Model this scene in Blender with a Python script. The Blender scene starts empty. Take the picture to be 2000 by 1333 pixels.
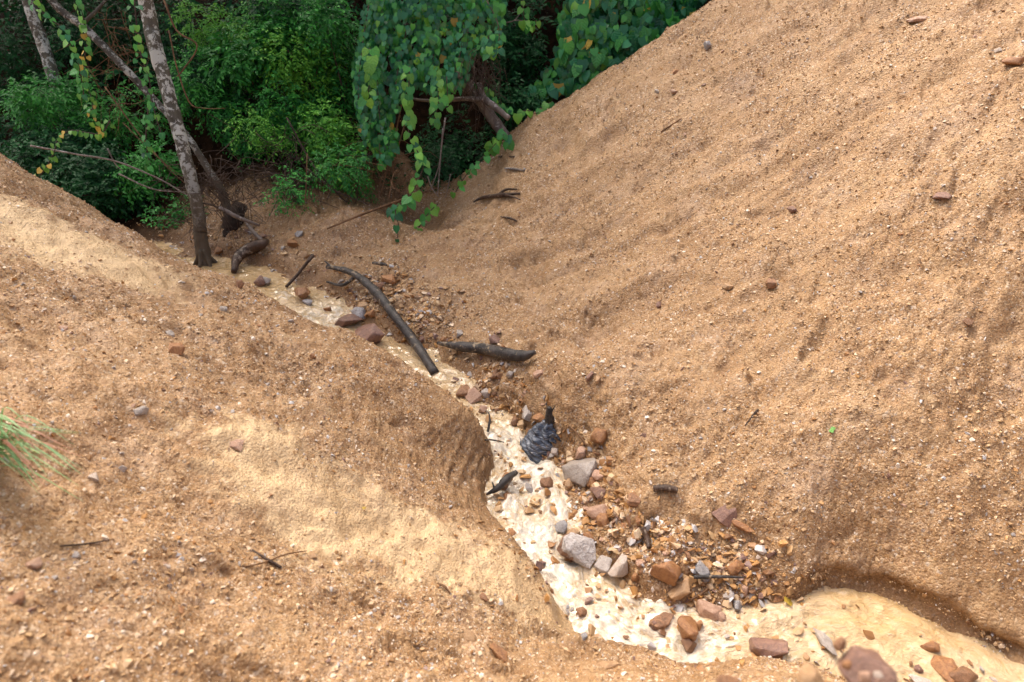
import bpy, math, random
import numpy as np
from mathutils import Vector, Matrix

# ---------------------------------------------------------------- camera, sky, sun, exposure
scene = bpy.context.scene
COL = scene.collection
PITCH = math.radians(28.0)
cam_data = bpy.data.cameras.new('camera')
cam = bpy.data.objects.new('camera', cam_data)
COL.objects.link(cam)
cam.location = (0, 0, 0)
cam.rotation_euler = (math.radians(90) - PITCH, 0, 0)
cam_data.sensor_width = 36.0
cam_data.lens = 24.0
cam_data.clip_start = 0.05
cam_data.clip_end = 500
cam_data.dof.use_dof = True
cam_data.dof.focus_distance = 4.2
cam_data.dof.aperture_fstop = 2.5
scene.camera = cam

SUN_EL, SUN_AZ = math.radians(58), math.radians(-35)      # azimuth from +Y towards +X; the light falls in from the left
world = bpy.data.worlds.new('World')
scene.world = world
world.use_nodes = True
wn = world.node_tree
wn.nodes.clear()
wo = wn.nodes.new('ShaderNodeOutputWorld')
wb = wn.nodes.new('ShaderNodeBackground')
sk = wn.nodes.new('ShaderNodeTexSky')
sk.sky_type = 'NISHITA'
sk.sun_disc = False
sk.sun_elevation = SUN_EL
sk.sun_rotation = SUN_AZ
sk.air_density = 0.6
sk.dust_density = 9.0
sk.ozone_density = 0.0
wb.inputs['Strength'].default_value = 0.15
wn.links.new(sk.outputs[0], wb.inputs[0])
wn.links.new(wb.outputs[0], wo.inputs[0])
sun_data = bpy.data.lights.new('sun', 'SUN')
sun_data.energy = 0.7
sun_data.angle = math.radians(25)
sun_data.color = (1.0, 0.96, 0.91)
sun = bpy.data.objects.new('sun', sun_data)
COL.objects.link(sun)
sd = Vector((math.sin(SUN_AZ) * math.cos(SUN_EL), math.cos(SUN_AZ) * math.cos(SUN_EL), math.sin(SUN_EL)))
sun.rotation_euler = sd.to_track_quat('Z', 'Y').to_euler()
scene.view_settings.view_transform = 'Standard'
scene.view_settings.look = 'None'
scene.view_settings.exposure = 1.15
scene.view_settings.gamma = 1.0
scene.view_settings.use_curve_mapping = False
scene.render.engine = 'CYCLES'
scene.cycles.max_bounces = 6
scene.cycles.use_denoising = True

rng = np.random.default_rng(11)
random.seed(11)

# ---------------------------------------------------------------- numbers: rays, noise
CP, SP = math.cos(PITCH), math.sin(PITCH)
def ray(px, py):
    u = (np.asarray(px, float) - 1000.0) / 1333.3
    v = (666.5 - np.asarray(py, float)) / 1333.3
    return np.stack([u, CP + v * SP, -SP + v * CP], -1)
def at(px, py, t):                        # the point seen at px, py at depth t
    return ray(px, py) * t
def atz(px, py, z):
    d = ray(px, py)
    return d * (z / d[..., 2:3]) if d.ndim > 1 else d * (z / d[2])
def ground_level(y):
    return -2.5 + 0.082 * np.clip(np.asarray(y, float) - 2.0, -0.3, 5.0)
def shore(px, py, dz=0.0):
    z = -2.45
    for _ in range(4):
        p = atz(px, py, z)
        z = float(ground_level(p[1])) + dz
    return p

def _hash(ix, iy, seed):
    h = (ix.astype(np.int64) * 374761393 + iy.astype(np.int64) * 668265263 + seed * 1442695041) & 0xffffffff
    h = ((h ^ (h >> 13)) * 1274126177) & 0xffffffff
    return (h ^ (h >> 16)) & 0xffffffff
def gnoise(x, y, seed=0):
    x = np.asarray(x, float); y = np.asarray(y, float)
    ix = np.floor(x); iy = np.floor(y); fx = x - ix; fy = y - iy
    ux = fx * fx * fx * (fx * (fx * 6 - 15) + 10); uy = fy * fy * fy * (fy * (fy * 6 - 15) + 10)
    def g(dx, dy):
        a = _hash(ix + dx, iy + dy, seed) * (2 * math.pi / 4294967296.0)
        return np.cos(a) * (fx - dx) + np.sin(a) * (fy - dy)
    a = g(0, 0) * (1 - ux) + g(1, 0) * ux
    b = g(0, 1) * (1 - ux) + g(1, 1) * ux
    return (a * (1 - uy) + b * uy) * 1.4
def fbm(x, y, seed=0, octs=3, gain=0.5):
    s = 0; a = 1; f = 1
    for o in range(octs):
        s = s + a * gnoise(x * f + 17.3 * o, y * f - 9.1 * o, seed + o); a *= gain; f *= 2.03
    return s
def worley(x, y, seed=0):
    ix = np.floor(x); iy = np.floor(y)
    best = np.full(x.shape, 9.0); ident = np.zeros(x.shape)
    for dx in (-1, 0, 1):
        for dy in (-1, 0, 1):
            cx = ix + dx; cy = iy + dy
            h = _hash(cx, cy, seed); h2 = _hash(cx, cy, seed + 77)
            px = cx + (h & 0xffff) / 65536.0; py = cy + (h2 & 0xffff) / 65536.0
            d = (px - x) ** 2 + (py - y) ** 2
            m = d < best
            best = np.where(m, d, best); ident = np.where(m, (h >> 16) / 65536.0, ident)
    return np.sqrt(best), ident
def sstep(a, b, x):
    t = np.clip((x - a) / (b - a), 0, 1)
    return t * t * (3 - 2 * t)

# ---------------------------------------------------------------- the ravine as a height field
C = []
def cp(px, py, z): C.append(tuple(atz(px, py, z)))
def cw(x, y, z): C.append((x, y, z))
def cs(px, py, dz=0.0): C.append(tuple(shore(px, py, dz)))
N_UP = (0.88, 0.47)
def plane_hit(px, py, off=0.0, sl=0.78):
    d = ray(px, py)
    k = sl * (N_UP[0] * d[0] + N_UP[1] * d[1])
    c = -2.4 + off - sl * (N_UP[0] * 1.11 + N_UP[1] * 2.29)
    t1 = c / (d[2] - k)
    k2 = .82 * (.29 * d[0] + .96 * d[1])                       # a second face that turns towards the lower right reach of the stream
    t2 = (-2.42 + off * .5 - .82 * (.29 * 1.07 + .96 * 2.22)) / (d[2] - k2)
    return d * max(t1, t2)

LEFT_SHORE = [(400, 545), (480, 590), (560, 635), (660, 695), (760, 745), (850, 800), (915, 845), (948, 872), (956, 920), (946, 985),
              (985, 1040), (1040, 1110), (1085, 1170), (1112, 1225), (1180, 1258), (1260, 1268), (1330, 1300), (1450, 1296), (1560, 1300), (1680, 1345), (1800, 1400)]
RIGHT_SHORE = [(380, 500), (440, 503), (530, 522), (575, 552), (640, 566), (690, 598), (742, 640), (806, 676), (862, 684), (925, 730), (938, 772),
               (1000, 800), (1040, 845), (1075, 905), (1115, 955), (1145, 1010), (1120, 1060), (1185, 1105), (1240, 1145), (1300, 1185),
               (1420, 1205), (1490, 1170), (1600, 1150), (1690, 1152), (1770, 1185), (1890, 1240), (1990, 1285), (2080, 1330)]
CENTRE = [(300, 497), (410, 522), (500, 552), (570, 580), (630, 612), (700, 672), (800, 715), (890, 755), (960, 820), (1010, 890), (1045, 970),
          (1070, 1060), (1130, 1140), (1230, 1215), (1350, 1250), (1480, 1235), (1620, 1215), (1780, 1250), (1900, 1300), (2050, 1400)]
for q in LEFT_SHORE + RIGHT_SHORE: cs(*q)
for q in CENTRE[:9]: cs(*q, -0.06)
for q in CENTRE[9:]: cs(*q, -0.10)
cs(1080, 1240, .02)
cw(-4.6, 5.7, -2.25); cw(-4.2, 5.2, -2.1)
# stony bar between the water and the foot of the right slope
for q in [(1110, 870, .07), (1180, 920, .08), (1210, 990, .08), (1260, 1040, .08), (1340, 1090, .07), (1430, 1130, .06), (1220, 1080, .04), (1150, 960, .05), (1060, 820, .07),
          (960, 740, .07), (820, 630, .08), (740, 590, .08), (700, 560, .06), (900, 690, .07)]: cs(*q)
# foot of the right slope
for q in [(1470, 1110, .08), (1560, 1125, .08), (1680, 1120, .08), (1800, 1165, .08), (1920, 1225, .08), (2010, 1265, .08), (1340, 1050, .2), (1260, 985, .22),
          (1225, 920, .22), (1190, 870, .2), (1100, 790, .26), (1000, 700, .2), (1050, 740, .25)]: cs(*q)
# the right slope
for px, py, off in [(2000, 0, 0), (1800, 0, 0), (1600, 0, .05), (1390, 0, 0), (1300, 60, 0), (1180, 150, 0), (1060, 215, 0), (1000, 262, 0), (960, 310, 0), (900, 385, 0),
                    (830, 450, 0), (2100, 200, 0), (2000, 200, 0), (1800, 200, -.02), (1600, 200, 0), (1400, 200, .03), (1200, 300, 0), (1400, 400, -.04), (1600, 400, -.03), (1800, 400, 0),
                    (2050, 420, .05), (1050, 420, .02), (1200, 480, -.05), (1050, 560, .04), (1250, 570, .08), (1450, 580, .05), (1650, 600, 0), (1850, 600, .02), (2050, 650, .03),
                    (1300, 720, .12), (1500, 750, .1), (1700, 780, .05), (1900, 800, .03), (1400, 880, .12), (1600, 930, .03), (1800, 950, 0), (2000, 980, 0), (1150, 680, .08), (2300, 500, .1), (2500, 0, .0)]:
    C.append(tuple(plane_hit(px, py, off)))
for px, py in [(1390, 0), (1240, 105), (1120, 180), (1000, 262), (930, 340)]:
    a = plane_hit(px, py); cw(a[0] - .25, a[1] + .7, a[2] - .38)
cw(-.5, 7.3, -1.85); cw(2.6, 7.7, .1); cw(3.8, 7.6, .9); cw(5, 6, 1.9); cw(6.5, 4, .5); cw(4.6, 2.4, -1.3)
cw(3.6, 1.2, -2.6); cw(2.7, 1.35, -2.6); cw(5.5, -1.0, -2.2); cw(2.6, .5, -2.0)
# left mound: silhouette ridge, face, near ground
for q in [(0, 312, -1.10), (100, 375, -1.24), (200, 430, -1.35), (330, 502, -1.50), (470, 562, -1.66), (560, 610, -1.72), (620, 642, -1.76), (700, 680, -1.84), (780, 724, -1.94),
          (860, 770, -2.08), (925, 822, -2.2),
          (0, 450, -1.08), (200, 520, -1.30), (400, 600, -1.52), (600, 700, -1.70), (0, 600, -1.12), (0, 750, -1.18), (0, 900, -1.24), (250, 700, -1.35), (250, 900, -1.44),
          (450, 780, -1.58), (500, 950, -1.66), (680, 800, -1.82), (720, 930, -1.93), (620, 1080, -1.90), (400, 1100, -1.62), (200, 1100, -1.45), (0, 1100, -1.30),
          (0, 1333, -1.36), (250, 1333, -1.48), (500, 1333, -1.67), (750, 1333, -1.90), (750, 1200, -2.02), (900, 1050, -2.20), (860, 1150, -2.15), (830, 950, -2.12), (1000, 1150, -2.33),
          (950, 1260, -2.22), (1000, 1333, -2.16), (1150, 1310, -2.33), (1250, 1333, -2.26), (1450, 1340, -2.28), (880, 880, -2.20), (780, 820, -2.00)]: cp(*q)
for q in [(1250, 1440, -2.0), (1500, 1430, -1.95), (1640, 1420, -1.9), (1100, 1500, -1.85), (1850, 1500, -1.9)]: cp(*q)
cw(-.6, 0, -1.5); cw(.5, 0, -1.55); cw(1.4, .3, -1.7); cw(-2, 0, -1.3); cw(-3, 1.5, -1.0); cw(0, -1.2, -1.4); cw(-2.5, -1.5, -1.1); cw(2, -1.2, -1.5)
cw(-4.2, 3.4, -.8); cw(-4.3, 4.6, -1.2); cw(-5.2, 2, -.7); cw(-5.6, 4.8, -1.7); cw(-6, 6, -2.1)
# far bank and forest floor
for q in [(300, 455, -2.12), (400, 455, -2.10), (500, 450, -2.04), (600, 430, -1.98), (700, 430, -1.93), (640, 500, -2.12), (740, 520, -2.12), (780, 475, -2.05), (560, 480, -2.1)]: cp(*q)
cw(-4.2, 7.2, -1.8); cw(-2.6, 7.4, -1.65); cw(-1.2, 7.2, -1.6); cw(-.3, 7.8, -1.5); cw(-5.5, 8.5, -1.3); cw(-3, 9, -.8); cw(-1, 9, -.7); cw(1, 9, -.3); cw(3, 9.2, .8)
cw(-7, 11, 0.2); cw(-3, 11, .7); cw(0, 11, .9); cw(3, 11.5, 1.6); cw(6, 9, 2.6); cw(-8, 8, -1.4); cw(-8, 3, -.6); cw(8, 3, .4); cw(0, 14, 2.6); cw(-6, 14, 2.4); cw(6, 13, 3.2)
C = np.array(C)
def _phi(r2):
    return 0.5 * r2 * np.log(np.maximum(r2, 1e-12))
def solve_tps(P, Z, lam):
    n = len(P)
    d2 = ((P[:, None, :] - P[None, :, :]) ** 2).sum(-1)
    A = np.zeros((n + 3, n + 3)); A[:n, :n] = _phi(d2) + lam * np.eye(n)
    A[:n, n] = 1; A[:n, n + 1:] = P; A[n, :n] = 1; A[n + 1:, :n] = P.T
    return np.linalg.solve(A, np.concatenate([Z, [0, 0, 0]]))
TW = solve_tps(C[:, :2], C[:, 2], 0.004)
def tps(x, y):
    sh = x.shape; x = x.ravel(); y = y.ravel(); out = np.empty(len(x)); n = len(C)
    for i in range(0, len(x), 40000):
        a = x[i:i + 40000]; b = y[i:i + 40000]
        r2 = (a[:, None] - C[None, :, 0]) ** 2 + (b[:, None] - C[None, :, 1]) ** 2
        out[i:i + 40000] = _phi(r2) @ TW[:n] + TW[n] + TW[n + 1] * a + TW[n + 2] * b
    return out.reshape(sh)
# a coarse cached copy of the smooth surface, looked up bilinearly (bicubic is not needed at 4 cm)
GX0, GY0, GS = -16.0, -6.0, 0.05
_gx = np.arange(GX0, 16.01, GS); _gy = np.arange(GY0, 20.01, GS)
_GX, _GY = np.meshgrid(_gx, _gy)
_T = tps(_GX, _GY)
def lookup(T, x, y):
    fx = np.clip((x - GX0) / GS, 0, len(_gx) - 1.001); fy = np.clip((y - GY0) / GS, 0, len(_gy) - 1.001)
    ix = fx.astype(int); iy = fy.astype(int); fx = fx - ix; fy = fy - iy
    return (T[iy, ix] * (1 - fx) + T[iy, ix + 1] * fx) * (1 - fy) + (T[iy + 1, ix] * (1 - fx) + T[iy + 1, ix + 1] * fx) * fy
# centre line of the stream in plan
SC = np.array([shore(*q)[:2] for q in CENTRE])
SC = np.vstack([[-6.0, 6.1], [-4.6, 5.75], SC])
_sl = np.concatenate([[0], np.cumsum(np.linalg.norm(np.diff(SC, axis=0), axis=1))])
def flow(x, y):
    """distance along and across the stream"""
    bd = np.full(x.shape, 1e9); s = np.zeros(x.shape); w = np.zeros(x.shape)
    for i in range(len(SC) - 1):
        a = SC[i]; d = SC[i + 1] - a; L = np.linalg.norm(d); d = d / L
        t = np.clip((x - a[0]) * d[0] + (y - a[1]) * d[1], 0, L)
        ex = x - a[0] - d[0] * t; ey = y - a[1] - d[1] * t; q = ex * ex + ey * ey
        m = q < bd
        bd = np.where(m, q, bd); s = np.where(m, _sl[i] + t, s)
        w = np.where(m, -ex * d[1] + ey * d[0], w)
    return s, w
def gauss(x, y, cx, cy, r):
    return np.exp(-((x - cx) ** 2 + (y - cy) ** 2) / (r * r))
BAR = [shore(*q)[:2] for q in [(1110, 880), (1170, 940), (1200, 1020), (1270, 1080), (1350, 1130), (1440, 1145), (950, 760), (820, 640), (740, 590), (1040, 800)]]
SILT = [(520, 900, .2), (600, 960, .22), (700, 1010, .24), (800, 1070, .22), (900, 1120, .22), (1000, 1150, .2), (1080, 1190, .14), (620, 1040, .18), (120, 480, .28), (40, 440, .25), (250, 515, .22), (520, 860, .12)]
SILT = [(tuple(atz(a, b, zz))[:2], r) for (a, b, r), zz in zip(SILT, [-1.66, -1.75, -1.9, -2.05, -2.2, -2.3, -2.38, -1.86, -1.2, -1.12, -1.32, -1.62])]
def masks(x, y, base):
    side = N_UP[0] * (x - 1.11) + N_UP[1] * (y - 2.29)
    right = sstep(-.05, .35, side) * sstep(7.6, 6.8, y)
    bar = np.zeros(x.shape)
    for b in BAR: bar = np.maximum(bar, gauss(x, y, b[0], b[1], .22))
    silt = np.zeros(x.shape)
    for (b, r) in SILT: silt = np.maximum(silt, gauss(x, y, b[0], b[1], r))
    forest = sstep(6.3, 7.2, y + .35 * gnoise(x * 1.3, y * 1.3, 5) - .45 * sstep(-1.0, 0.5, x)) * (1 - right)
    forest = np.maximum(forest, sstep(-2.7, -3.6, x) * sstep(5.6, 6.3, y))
    return right, bar, silt, forest
def height(x, y, parts=False):
    base = lookup(_T, x, y)
    wl = ground_level(y)
    right, bar, silt, forest = masks(x, y, base)
    dz = base - wl
    # steepen the foot of the banks into a low cut
    near = sstep(6.6, 5.8, y) * (1 - .85 * np.clip(bar * 1.3, 0, 1))
    cut = .055 + .05 * gnoise(x * 1.7, y * 1.7, 31)
    rz = sstep(1.15, 1.6, x)
    cut = np.clip(cut, .02, .12) 
    dz2 = dz + cut * near * (1 - .35 * rz) * sstep(.0, .03, dz) * sstep(1.2, .3, dz)
    z = wl + dz2
    dry = sstep(-.01, .06, dz)
    # lumps, rills, clods
    q = .06 * x + y
    p = x
    lump = fbm(x * 1.9, y * 1.9, 3, 3) * .05 + fbm(x * 7, y * 7, 9, 2) * .012
    up = sstep(3.6, 5.0, y)
    warp = .12 * gnoise(x * 1.1, y * 1.1, 21)
    rill = (np.abs(gnoise((q + warp) * 3.4, p * .5, 41)) - .25) * .075 + (np.abs(gnoise((q + warp) * 9.5, p * 1.2, 43)) - .25) * .034
    sd = N_UP[0] * x + N_UP[1] * y
    lq = sd * 2.3 + gnoise(x * 1.6, y * 1.6, 3) * .8 + .25 * gnoise(x * 6, y * 6, 4)
    saw = lq - np.floor(lq)
    ledge = (sstep(0, .82, saw) - sstep(.84, 1.0, saw) - .4) * .05 * sstep(-.35, .25, gnoise(x * .9 + 4, y * .9, 56))
    # grooves on the stream-facing side of the left mound
    lf = gauss(x, y, -.35, 2.75, .75)
    gl = (x * .8 - y * .6)
    lrill = (np.abs(gnoise((x * .55 + y * .83) * 5.5, gl * 1.4, 61)) - .3) * .008
    z = z + dry * (lump * (1 - .3 * bar) + right * (rill * (.35 + .65 * up) + ledge * (1 - .4 * up)) + lf * lrill * (1 - silt))
    # fine relief is laid on by the facing of the surface, so that it does not stretch on steep faces
    e = .06
    nx = np.abs(lookup(_T, x - e, y) - lookup(_T, x + e, y)); ny = np.abs(lookup(_T, x, y - e) - lookup(_T, x, y + e))
    wz = (2 * e) ** 3 + 0 * x; wx = nx ** 3; wy = ny ** 3; ws_ = wx + wy + wz; wx = wx / ws_; wy = wy / ws_; wz = wz / ws_
    zz = z * 1.0
    def tri(fn): return fn(x, y) * wz + fn(y, zz) * wx + fn(x, zz) * wy
    c1 = tri(lambda a, b: (.5 - worley(a * 16 + .4 * gnoise(a * 9, b * 9, 8), b * 16, 5)[0]) * (.3 + 1.4 * np.abs(gnoise(a * 7, b * 7, 18))))
    c2 = tri(lambda a, b: .5 - worley(a * 40, b * 40, 6)[0])
    c3 = tri(lambda a, b: fbm(a * 15, b * 15, 15, 3))
    pit = sstep(.1, .55, fbm(x * 3.1, y * 3.1, 14, 3))
    rough = (.45 + .75 * sstep(-.3, .5, gnoise(x * 2.3, y * 2.3, 71))) * (1 - .35 * silt)
    z = z + dry * rough * (c1 * .031 + c2 * .012) + dry * (1 - silt * .35) * (c3 * .016 - pit * (.015 + .045 * np.abs(tri(lambda a, b: gnoise(a * 10, b * 10, 19)))))
    z = z + .018 * bar * fbm(x * 9, y * 9, 33, 2)
    # the far hill
    R = np.hypot(x, y)
    far = sstep(13, 17, R)
    hill = np.where(y > 0, .30 * np.maximum(y - 8, 0) + .2, 0) + 1.6 * sstep(2, 9, x) - 1.0 * sstep(3, -6, x)
    z = z * (1 - far) + (np.minimum(hill, 14) + .5 * gnoise(x * .2, y * .2, 2)) * far
    if parts: return z, (right, bar, silt, forest, dz, rough, pit)
    return z
# cached fine surface for ray hits
FX = np.arange(-6, 6.01, .02); FY = np.arange(.2, 12, .02)
_FXg, _FYg = np.meshgrid(FX, FY)
_FZ = height(_FXg, _FYg)
def fz(x, y):
    fx = np.clip((x + 6) / .02, 0, len(FX) - 1.001); fy = np.clip((y - .2) / .02, 0, len(FY) - 1.001)
    ix = fx.astype(int); iy = fy.astype(int); fx = fx - ix; fy = fy - iy
    return (_FZ[iy, ix] * (1 - fx) + _FZ[iy, ix + 1] * fx) * (1 - fy) + (_FZ[iy + 1, ix] * (1 - fx) + _FZ[iy + 1, ix + 1] * fx) * fy
def hit(px, py, water=True):
    """first ground (or water) point along the ray"""
    d = ray(px, py)
    t = np.arange(1.0, 14, .01)
    P = d[None, :] * t[:, None]
    g = fz(P[:, 0], P[:, 1])
    if water: g = np.maximum(g, ground_level(P[:, 1]))
    below = np.nonzero(P[:, 2] < g)[0]
    return P[below[0]] if len(below) else P[-1]
def normal_at(x, y, e=.05):
    x = np.asarray(x, float); y = np.asarray(y, float)
    nx = fz(x - e, y) - fz(x + e, y); ny = fz(x, y - e) - fz(x, y + e)
    n = np.stack([nx, ny, np.full(x.shape, 2 * e)], -1)
    return n / np.linalg.norm(n, axis=-1, keepdims=True)

# ---------------------------------------------------------------- materials
def mat(name, rough=.6, spec=.4):
    m = bpy.data.materials.new(name); m.use_nodes = True
    nt = m.node_tree; b = nt.nodes['Principled BSDF']
    b.inputs['Roughness'].default_value = rough
    b.inputs['Specular IOR Level'].default_value = spec
    return m, nt, b
def N(nt, typ, **kw):
    n = nt.nodes.new(typ)
    for k, v in kw.items():
        if k.startswith('i_'):
            n.inputs[k[2:].replace('_', ' ')].default_value = v
        else: setattr(n, k, v)
    return n
def ramp(nt, fac, stops, interp='LINEAR'):
    r = nt.nodes.new('ShaderNodeValToRGB'); r.color_ramp.interpolation = interp
    els = r.color_ramp.elements
    while len(els) < len(stops): els.new(.5)
    for e, (p, c) in zip(els, stops):
        e.position = p; e.color = (*c, 1) if len(c) == 3 else c
    nt.links.new(fac, r.inputs[0]); return r.outputs[0]
def mix(nt, fac, a, b, mode='MIX'):
    m = nt.nodes.new('ShaderNodeMix'); m.data_type = 'RGBA'; m.blend_type = mode
    for s, v in ((0, fac), (6, a), (7, b)):
        if hasattr(v, 'is_output'): nt.links.new(v, m.inputs[s])
        else: m.inputs[s].default_value = v if s == 0 else (*v, 1)
    return m.outputs[2]
def math_(nt, op, a, b=0.0):
    m = nt.nodes.new('ShaderNodeMath'); m.operation = op
    for s, v in ((0, a), (1, b)):
        if hasattr(v, 'is_output'): nt.links.new(v, m.inputs[s])
        else: m.inputs[s].default_value = v
    return m.outputs[0]
def attr(nt, name, kind='GEOMETRY'):
    a = nt.nodes.new('ShaderNodeAttribute'); a.attribute_name = name; a.attribute_type = kind
    return a
def noise(nt, vec, scale, detail=4, rough=.55, dist=0):
    n = nt.nodes.new('ShaderNodeTexNoise'); n.inputs['Scale'].default_value = scale
    n.inputs['Detail'].default_value = detail; n.inputs['Roughness'].default_value = rough; n.inputs['Distortion'].default_value = dist
    if vec is not None: nt.links.new(vec, n.inputs['Vector'])
    return n.outputs[0]
def bump(nt, b, h, strength=.5, dist=.01):
    n = nt.nodes.new('ShaderNodeBump'); n.inputs['Strength'].default_value = strength; n.inputs['Distance'].default_value = dist
    nt.links.new(h, n.inputs['Height']); nt.links.new(n.outputs[0], b.inputs['Normal'])

def ground_material():
    m, nt, b = mat('decomposed_granite_soil', .62, .35)
    co = N(nt, 'ShaderNodeTexCoord').outputs['Object']
    big = noise(nt, co, 1.3, 5); mid = noise(nt, co, 9, 5, .6); fine = noise(nt, co, 120, 3, .6)
    c = ramp(nt, big, [(.3, (.26, .14, .060)), (.5, (.37, .218, .102)), (.7, (.455, .295, .16))])
    c = mix(nt, ramp(nt, mid, [(.35, (0, 0, 0)), (.7, (1, 1, 1))]), c, mix(nt, .5, c, (.47, .32, .165)))
    v = nt.nodes.new('ShaderNodeTexVoronoi'); v.inputs['Scale'].default_value = 85; nt.links.new(co, v.inputs['Vector'])
    sep = N(nt, 'ShaderNodeSeparateColor'); nt.links.new(v.outputs['Color'], sep.inputs[0])
    grit = ramp(nt, sep.outputs[0], [(0, (.12, .062, .024)), (.12, (.25, .135, .048)), (.35, (.38, .225, .09)), (.6, (.50, .33, .16)), (.78, (.44, .23, .07)), (.84, (.63, .48, .31)), (.93, (.74, .64, .50)), (.985, (.30, .28, .27))], 'CONSTANT')
    gm = ramp(nt, sep.outputs[1], [(.35, (0, 0, 0)), (.6, (1, 1, 1))])
    rg = attr(nt, 'rough').outputs['Fac']
    gm2 = math_(nt, 'MULTIPLY', gm, math_(nt, 'MULTIPLY', rg, .9))
    c = mix(nt, gm2, c, grit)
    v2 = nt.nodes.new('ShaderNodeTexVoronoi'); v2.inputs['Scale'].default_value = 210; nt.links.new(co, v2.inputs['Vector'])
    sep2 = N(nt, 'ShaderNodeSeparateColor'); nt.links.new(v2.outputs['Color'], sep2.inputs[0])
    g2 = ramp(nt, sep2.outputs[0], [(0, (.18, .09, .04)), (.3, (.32, .18, .08)), (.6, (.46, .29, .15)), (.9, (.64, .49, .34))], 'CONSTANT')
    c = mix(nt, math_(nt, 'MULTIPLY', rg, .4), c, g2)
    silt = attr(nt, 'silt').outputs['Fac']
    sf = ramp(nt, math_(nt, 'ADD', math_(nt, 'MULTIPLY', silt, 1.0), math_(nt, 'MULTIPLY', math_(nt, 'SUBTRACT', mid, .5), 1.6)), [(.22, (0, 0, 0)), (.62, (1, 1, 1))])
    c = mix(nt, math_(nt, 'MULTIPLY', sf, .72), c, (.78, .58, .33))
    pale = ramp(nt, noise(nt, co, 3.3, 6, .65), [(.53, (0, 0, 0)), (.68, (1, 1, 1))])
    c = mix(nt, math_(nt, 'MULTIPLY', pale, .35), c, (.55, .39, .26))
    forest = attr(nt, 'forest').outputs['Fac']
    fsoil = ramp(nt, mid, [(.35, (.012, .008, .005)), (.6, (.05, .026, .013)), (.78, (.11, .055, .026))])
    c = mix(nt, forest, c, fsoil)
    wet = attr(nt, 'wet').outputs['Fac']
    c = mix(nt, math_(nt, 'MULTIPLY', wet, .75), c, mix(nt, 1.0, c, (.62, .55, .47), 'MULTIPLY'))
    nt.links.new(c, b.inputs['Base Color'])
    r = math_(nt, 'SUBTRACT', .62, math_(nt, 'MULTIPLY', wet, .3)); nt.links.new(math_(nt, 'ADD', r, math_(nt, 'MULTIPLY', forest, .35)), b.inputs['Roughness'])
    nt.links.new(math_(nt, 'SUBTRACT', .35, math_(nt, 'MULTIPLY', forest, .33)), b.inputs['Specular IOR Level'])
    h = math_(nt, 'ADD', math_(nt, 'MULTIPLY', fine, .6), math_(nt, 'ADD', math_(nt, 'MULTIPLY', v.outputs['Distance'], -.35), math_(nt, 'MULTIPLY', noise(nt, co, 40, 4), .9)))
    bump(nt, b, h, .95, .011)
    return m

def stone_material(name, cols, vein=None, rough=.38, sc=9):
    m, nt, b = mat(name, rough, .5)
    co = N(nt, 'ShaderNodeTexCoord').outputs['Object']
    info = N(nt, 'ShaderNodeObjectInfo')
    add = nt.nodes.new('ShaderNodeVectorMath'); add.operation = 'ADD'
    nt.links.new(co, add.inputs[0]); nt.links.new(info.outputs['Random'], add.inputs[1])
    n1 = noise(nt, add.outputs[0], sc, 6, .65, .6); n2 = noise(nt, add.outputs[0], sc * 7, 4, .6)
    c = ramp(nt, n1, [(.30 + .4 * i / (len(cols) - 1), cc) for i, cc in enumerate(cols)])
    c = mix(nt, ramp(nt, n2, [(.38, (0, 0, 0)), (.66, (.85, .85, .85))]), c, mix(nt, .65, c, (.42, .26, .13)))
    if vein:
        w = nt.nodes.new('ShaderNodeTexWave'); w.inputs['Scale'].default_value = sc * 1.2; w.inputs['Distortion'].default_value = 7; w.inputs['Detail'].default_value = 3
        nt.links.new(add.outputs[0], w.inputs['Vector'])
        c = mix(nt, ramp(nt, w.outputs[0], [(.8, (0, 0, 0)), (.97, (1, 1, 1))]), c, vein)
    c = mix(nt, info.outputs['Random'], c, mix(nt, 1.0, c, (.78, .76, .72), 'MULTIPLY'))
    nt.links.new(c, b.inputs['Base Color'])
    bump(nt, b, math_(nt, 'ADD', n1, math_(nt, 'MULTIPLY', n2, .5)), .5, .012)
    return m
def two_tone_material(name):
    m, nt, b = mat(name, .4, .5)
    co = N(nt, 'ShaderNodeTexCoord').outputs['Object']; sp = N(nt, 'ShaderNodeSeparateXYZ'); nt.links.new(co, sp.inputs[0])
    n1 = noise(nt, co, 3.5, 6, .65, .8); n2 = noise(nt, co, 14, 5, .65, .5)
    pale = ramp(nt, n2, [(.3, (.34, .27, .22)), (.5, (.58, .53, .49)), (.75, (.76, .73, .70))])
    red = ramp(nt, n1, [(.3, (.16, .07, .035)), (.7, (.36, .19, .10))])
    k = math_(nt, 'ADD', math_(nt, 'SUBTRACT', math_(nt, 'MULTIPLY', sp.outputs[0], -1.0), math_(nt, 'MULTIPLY', sp.outputs[2], 1.3)), math_(nt, 'SUBTRACT', n1, .5))
    c = mix(nt, ramp(nt, k, [(.04, (0, 0, 0)), (.12, (1, 1, 1))]), pale, red)
    nt.links.new(c, b.inputs['Base Color']); bump(nt, b, math_(nt, 'ADD', n1, n2), .7, .04)
    return m
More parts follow.
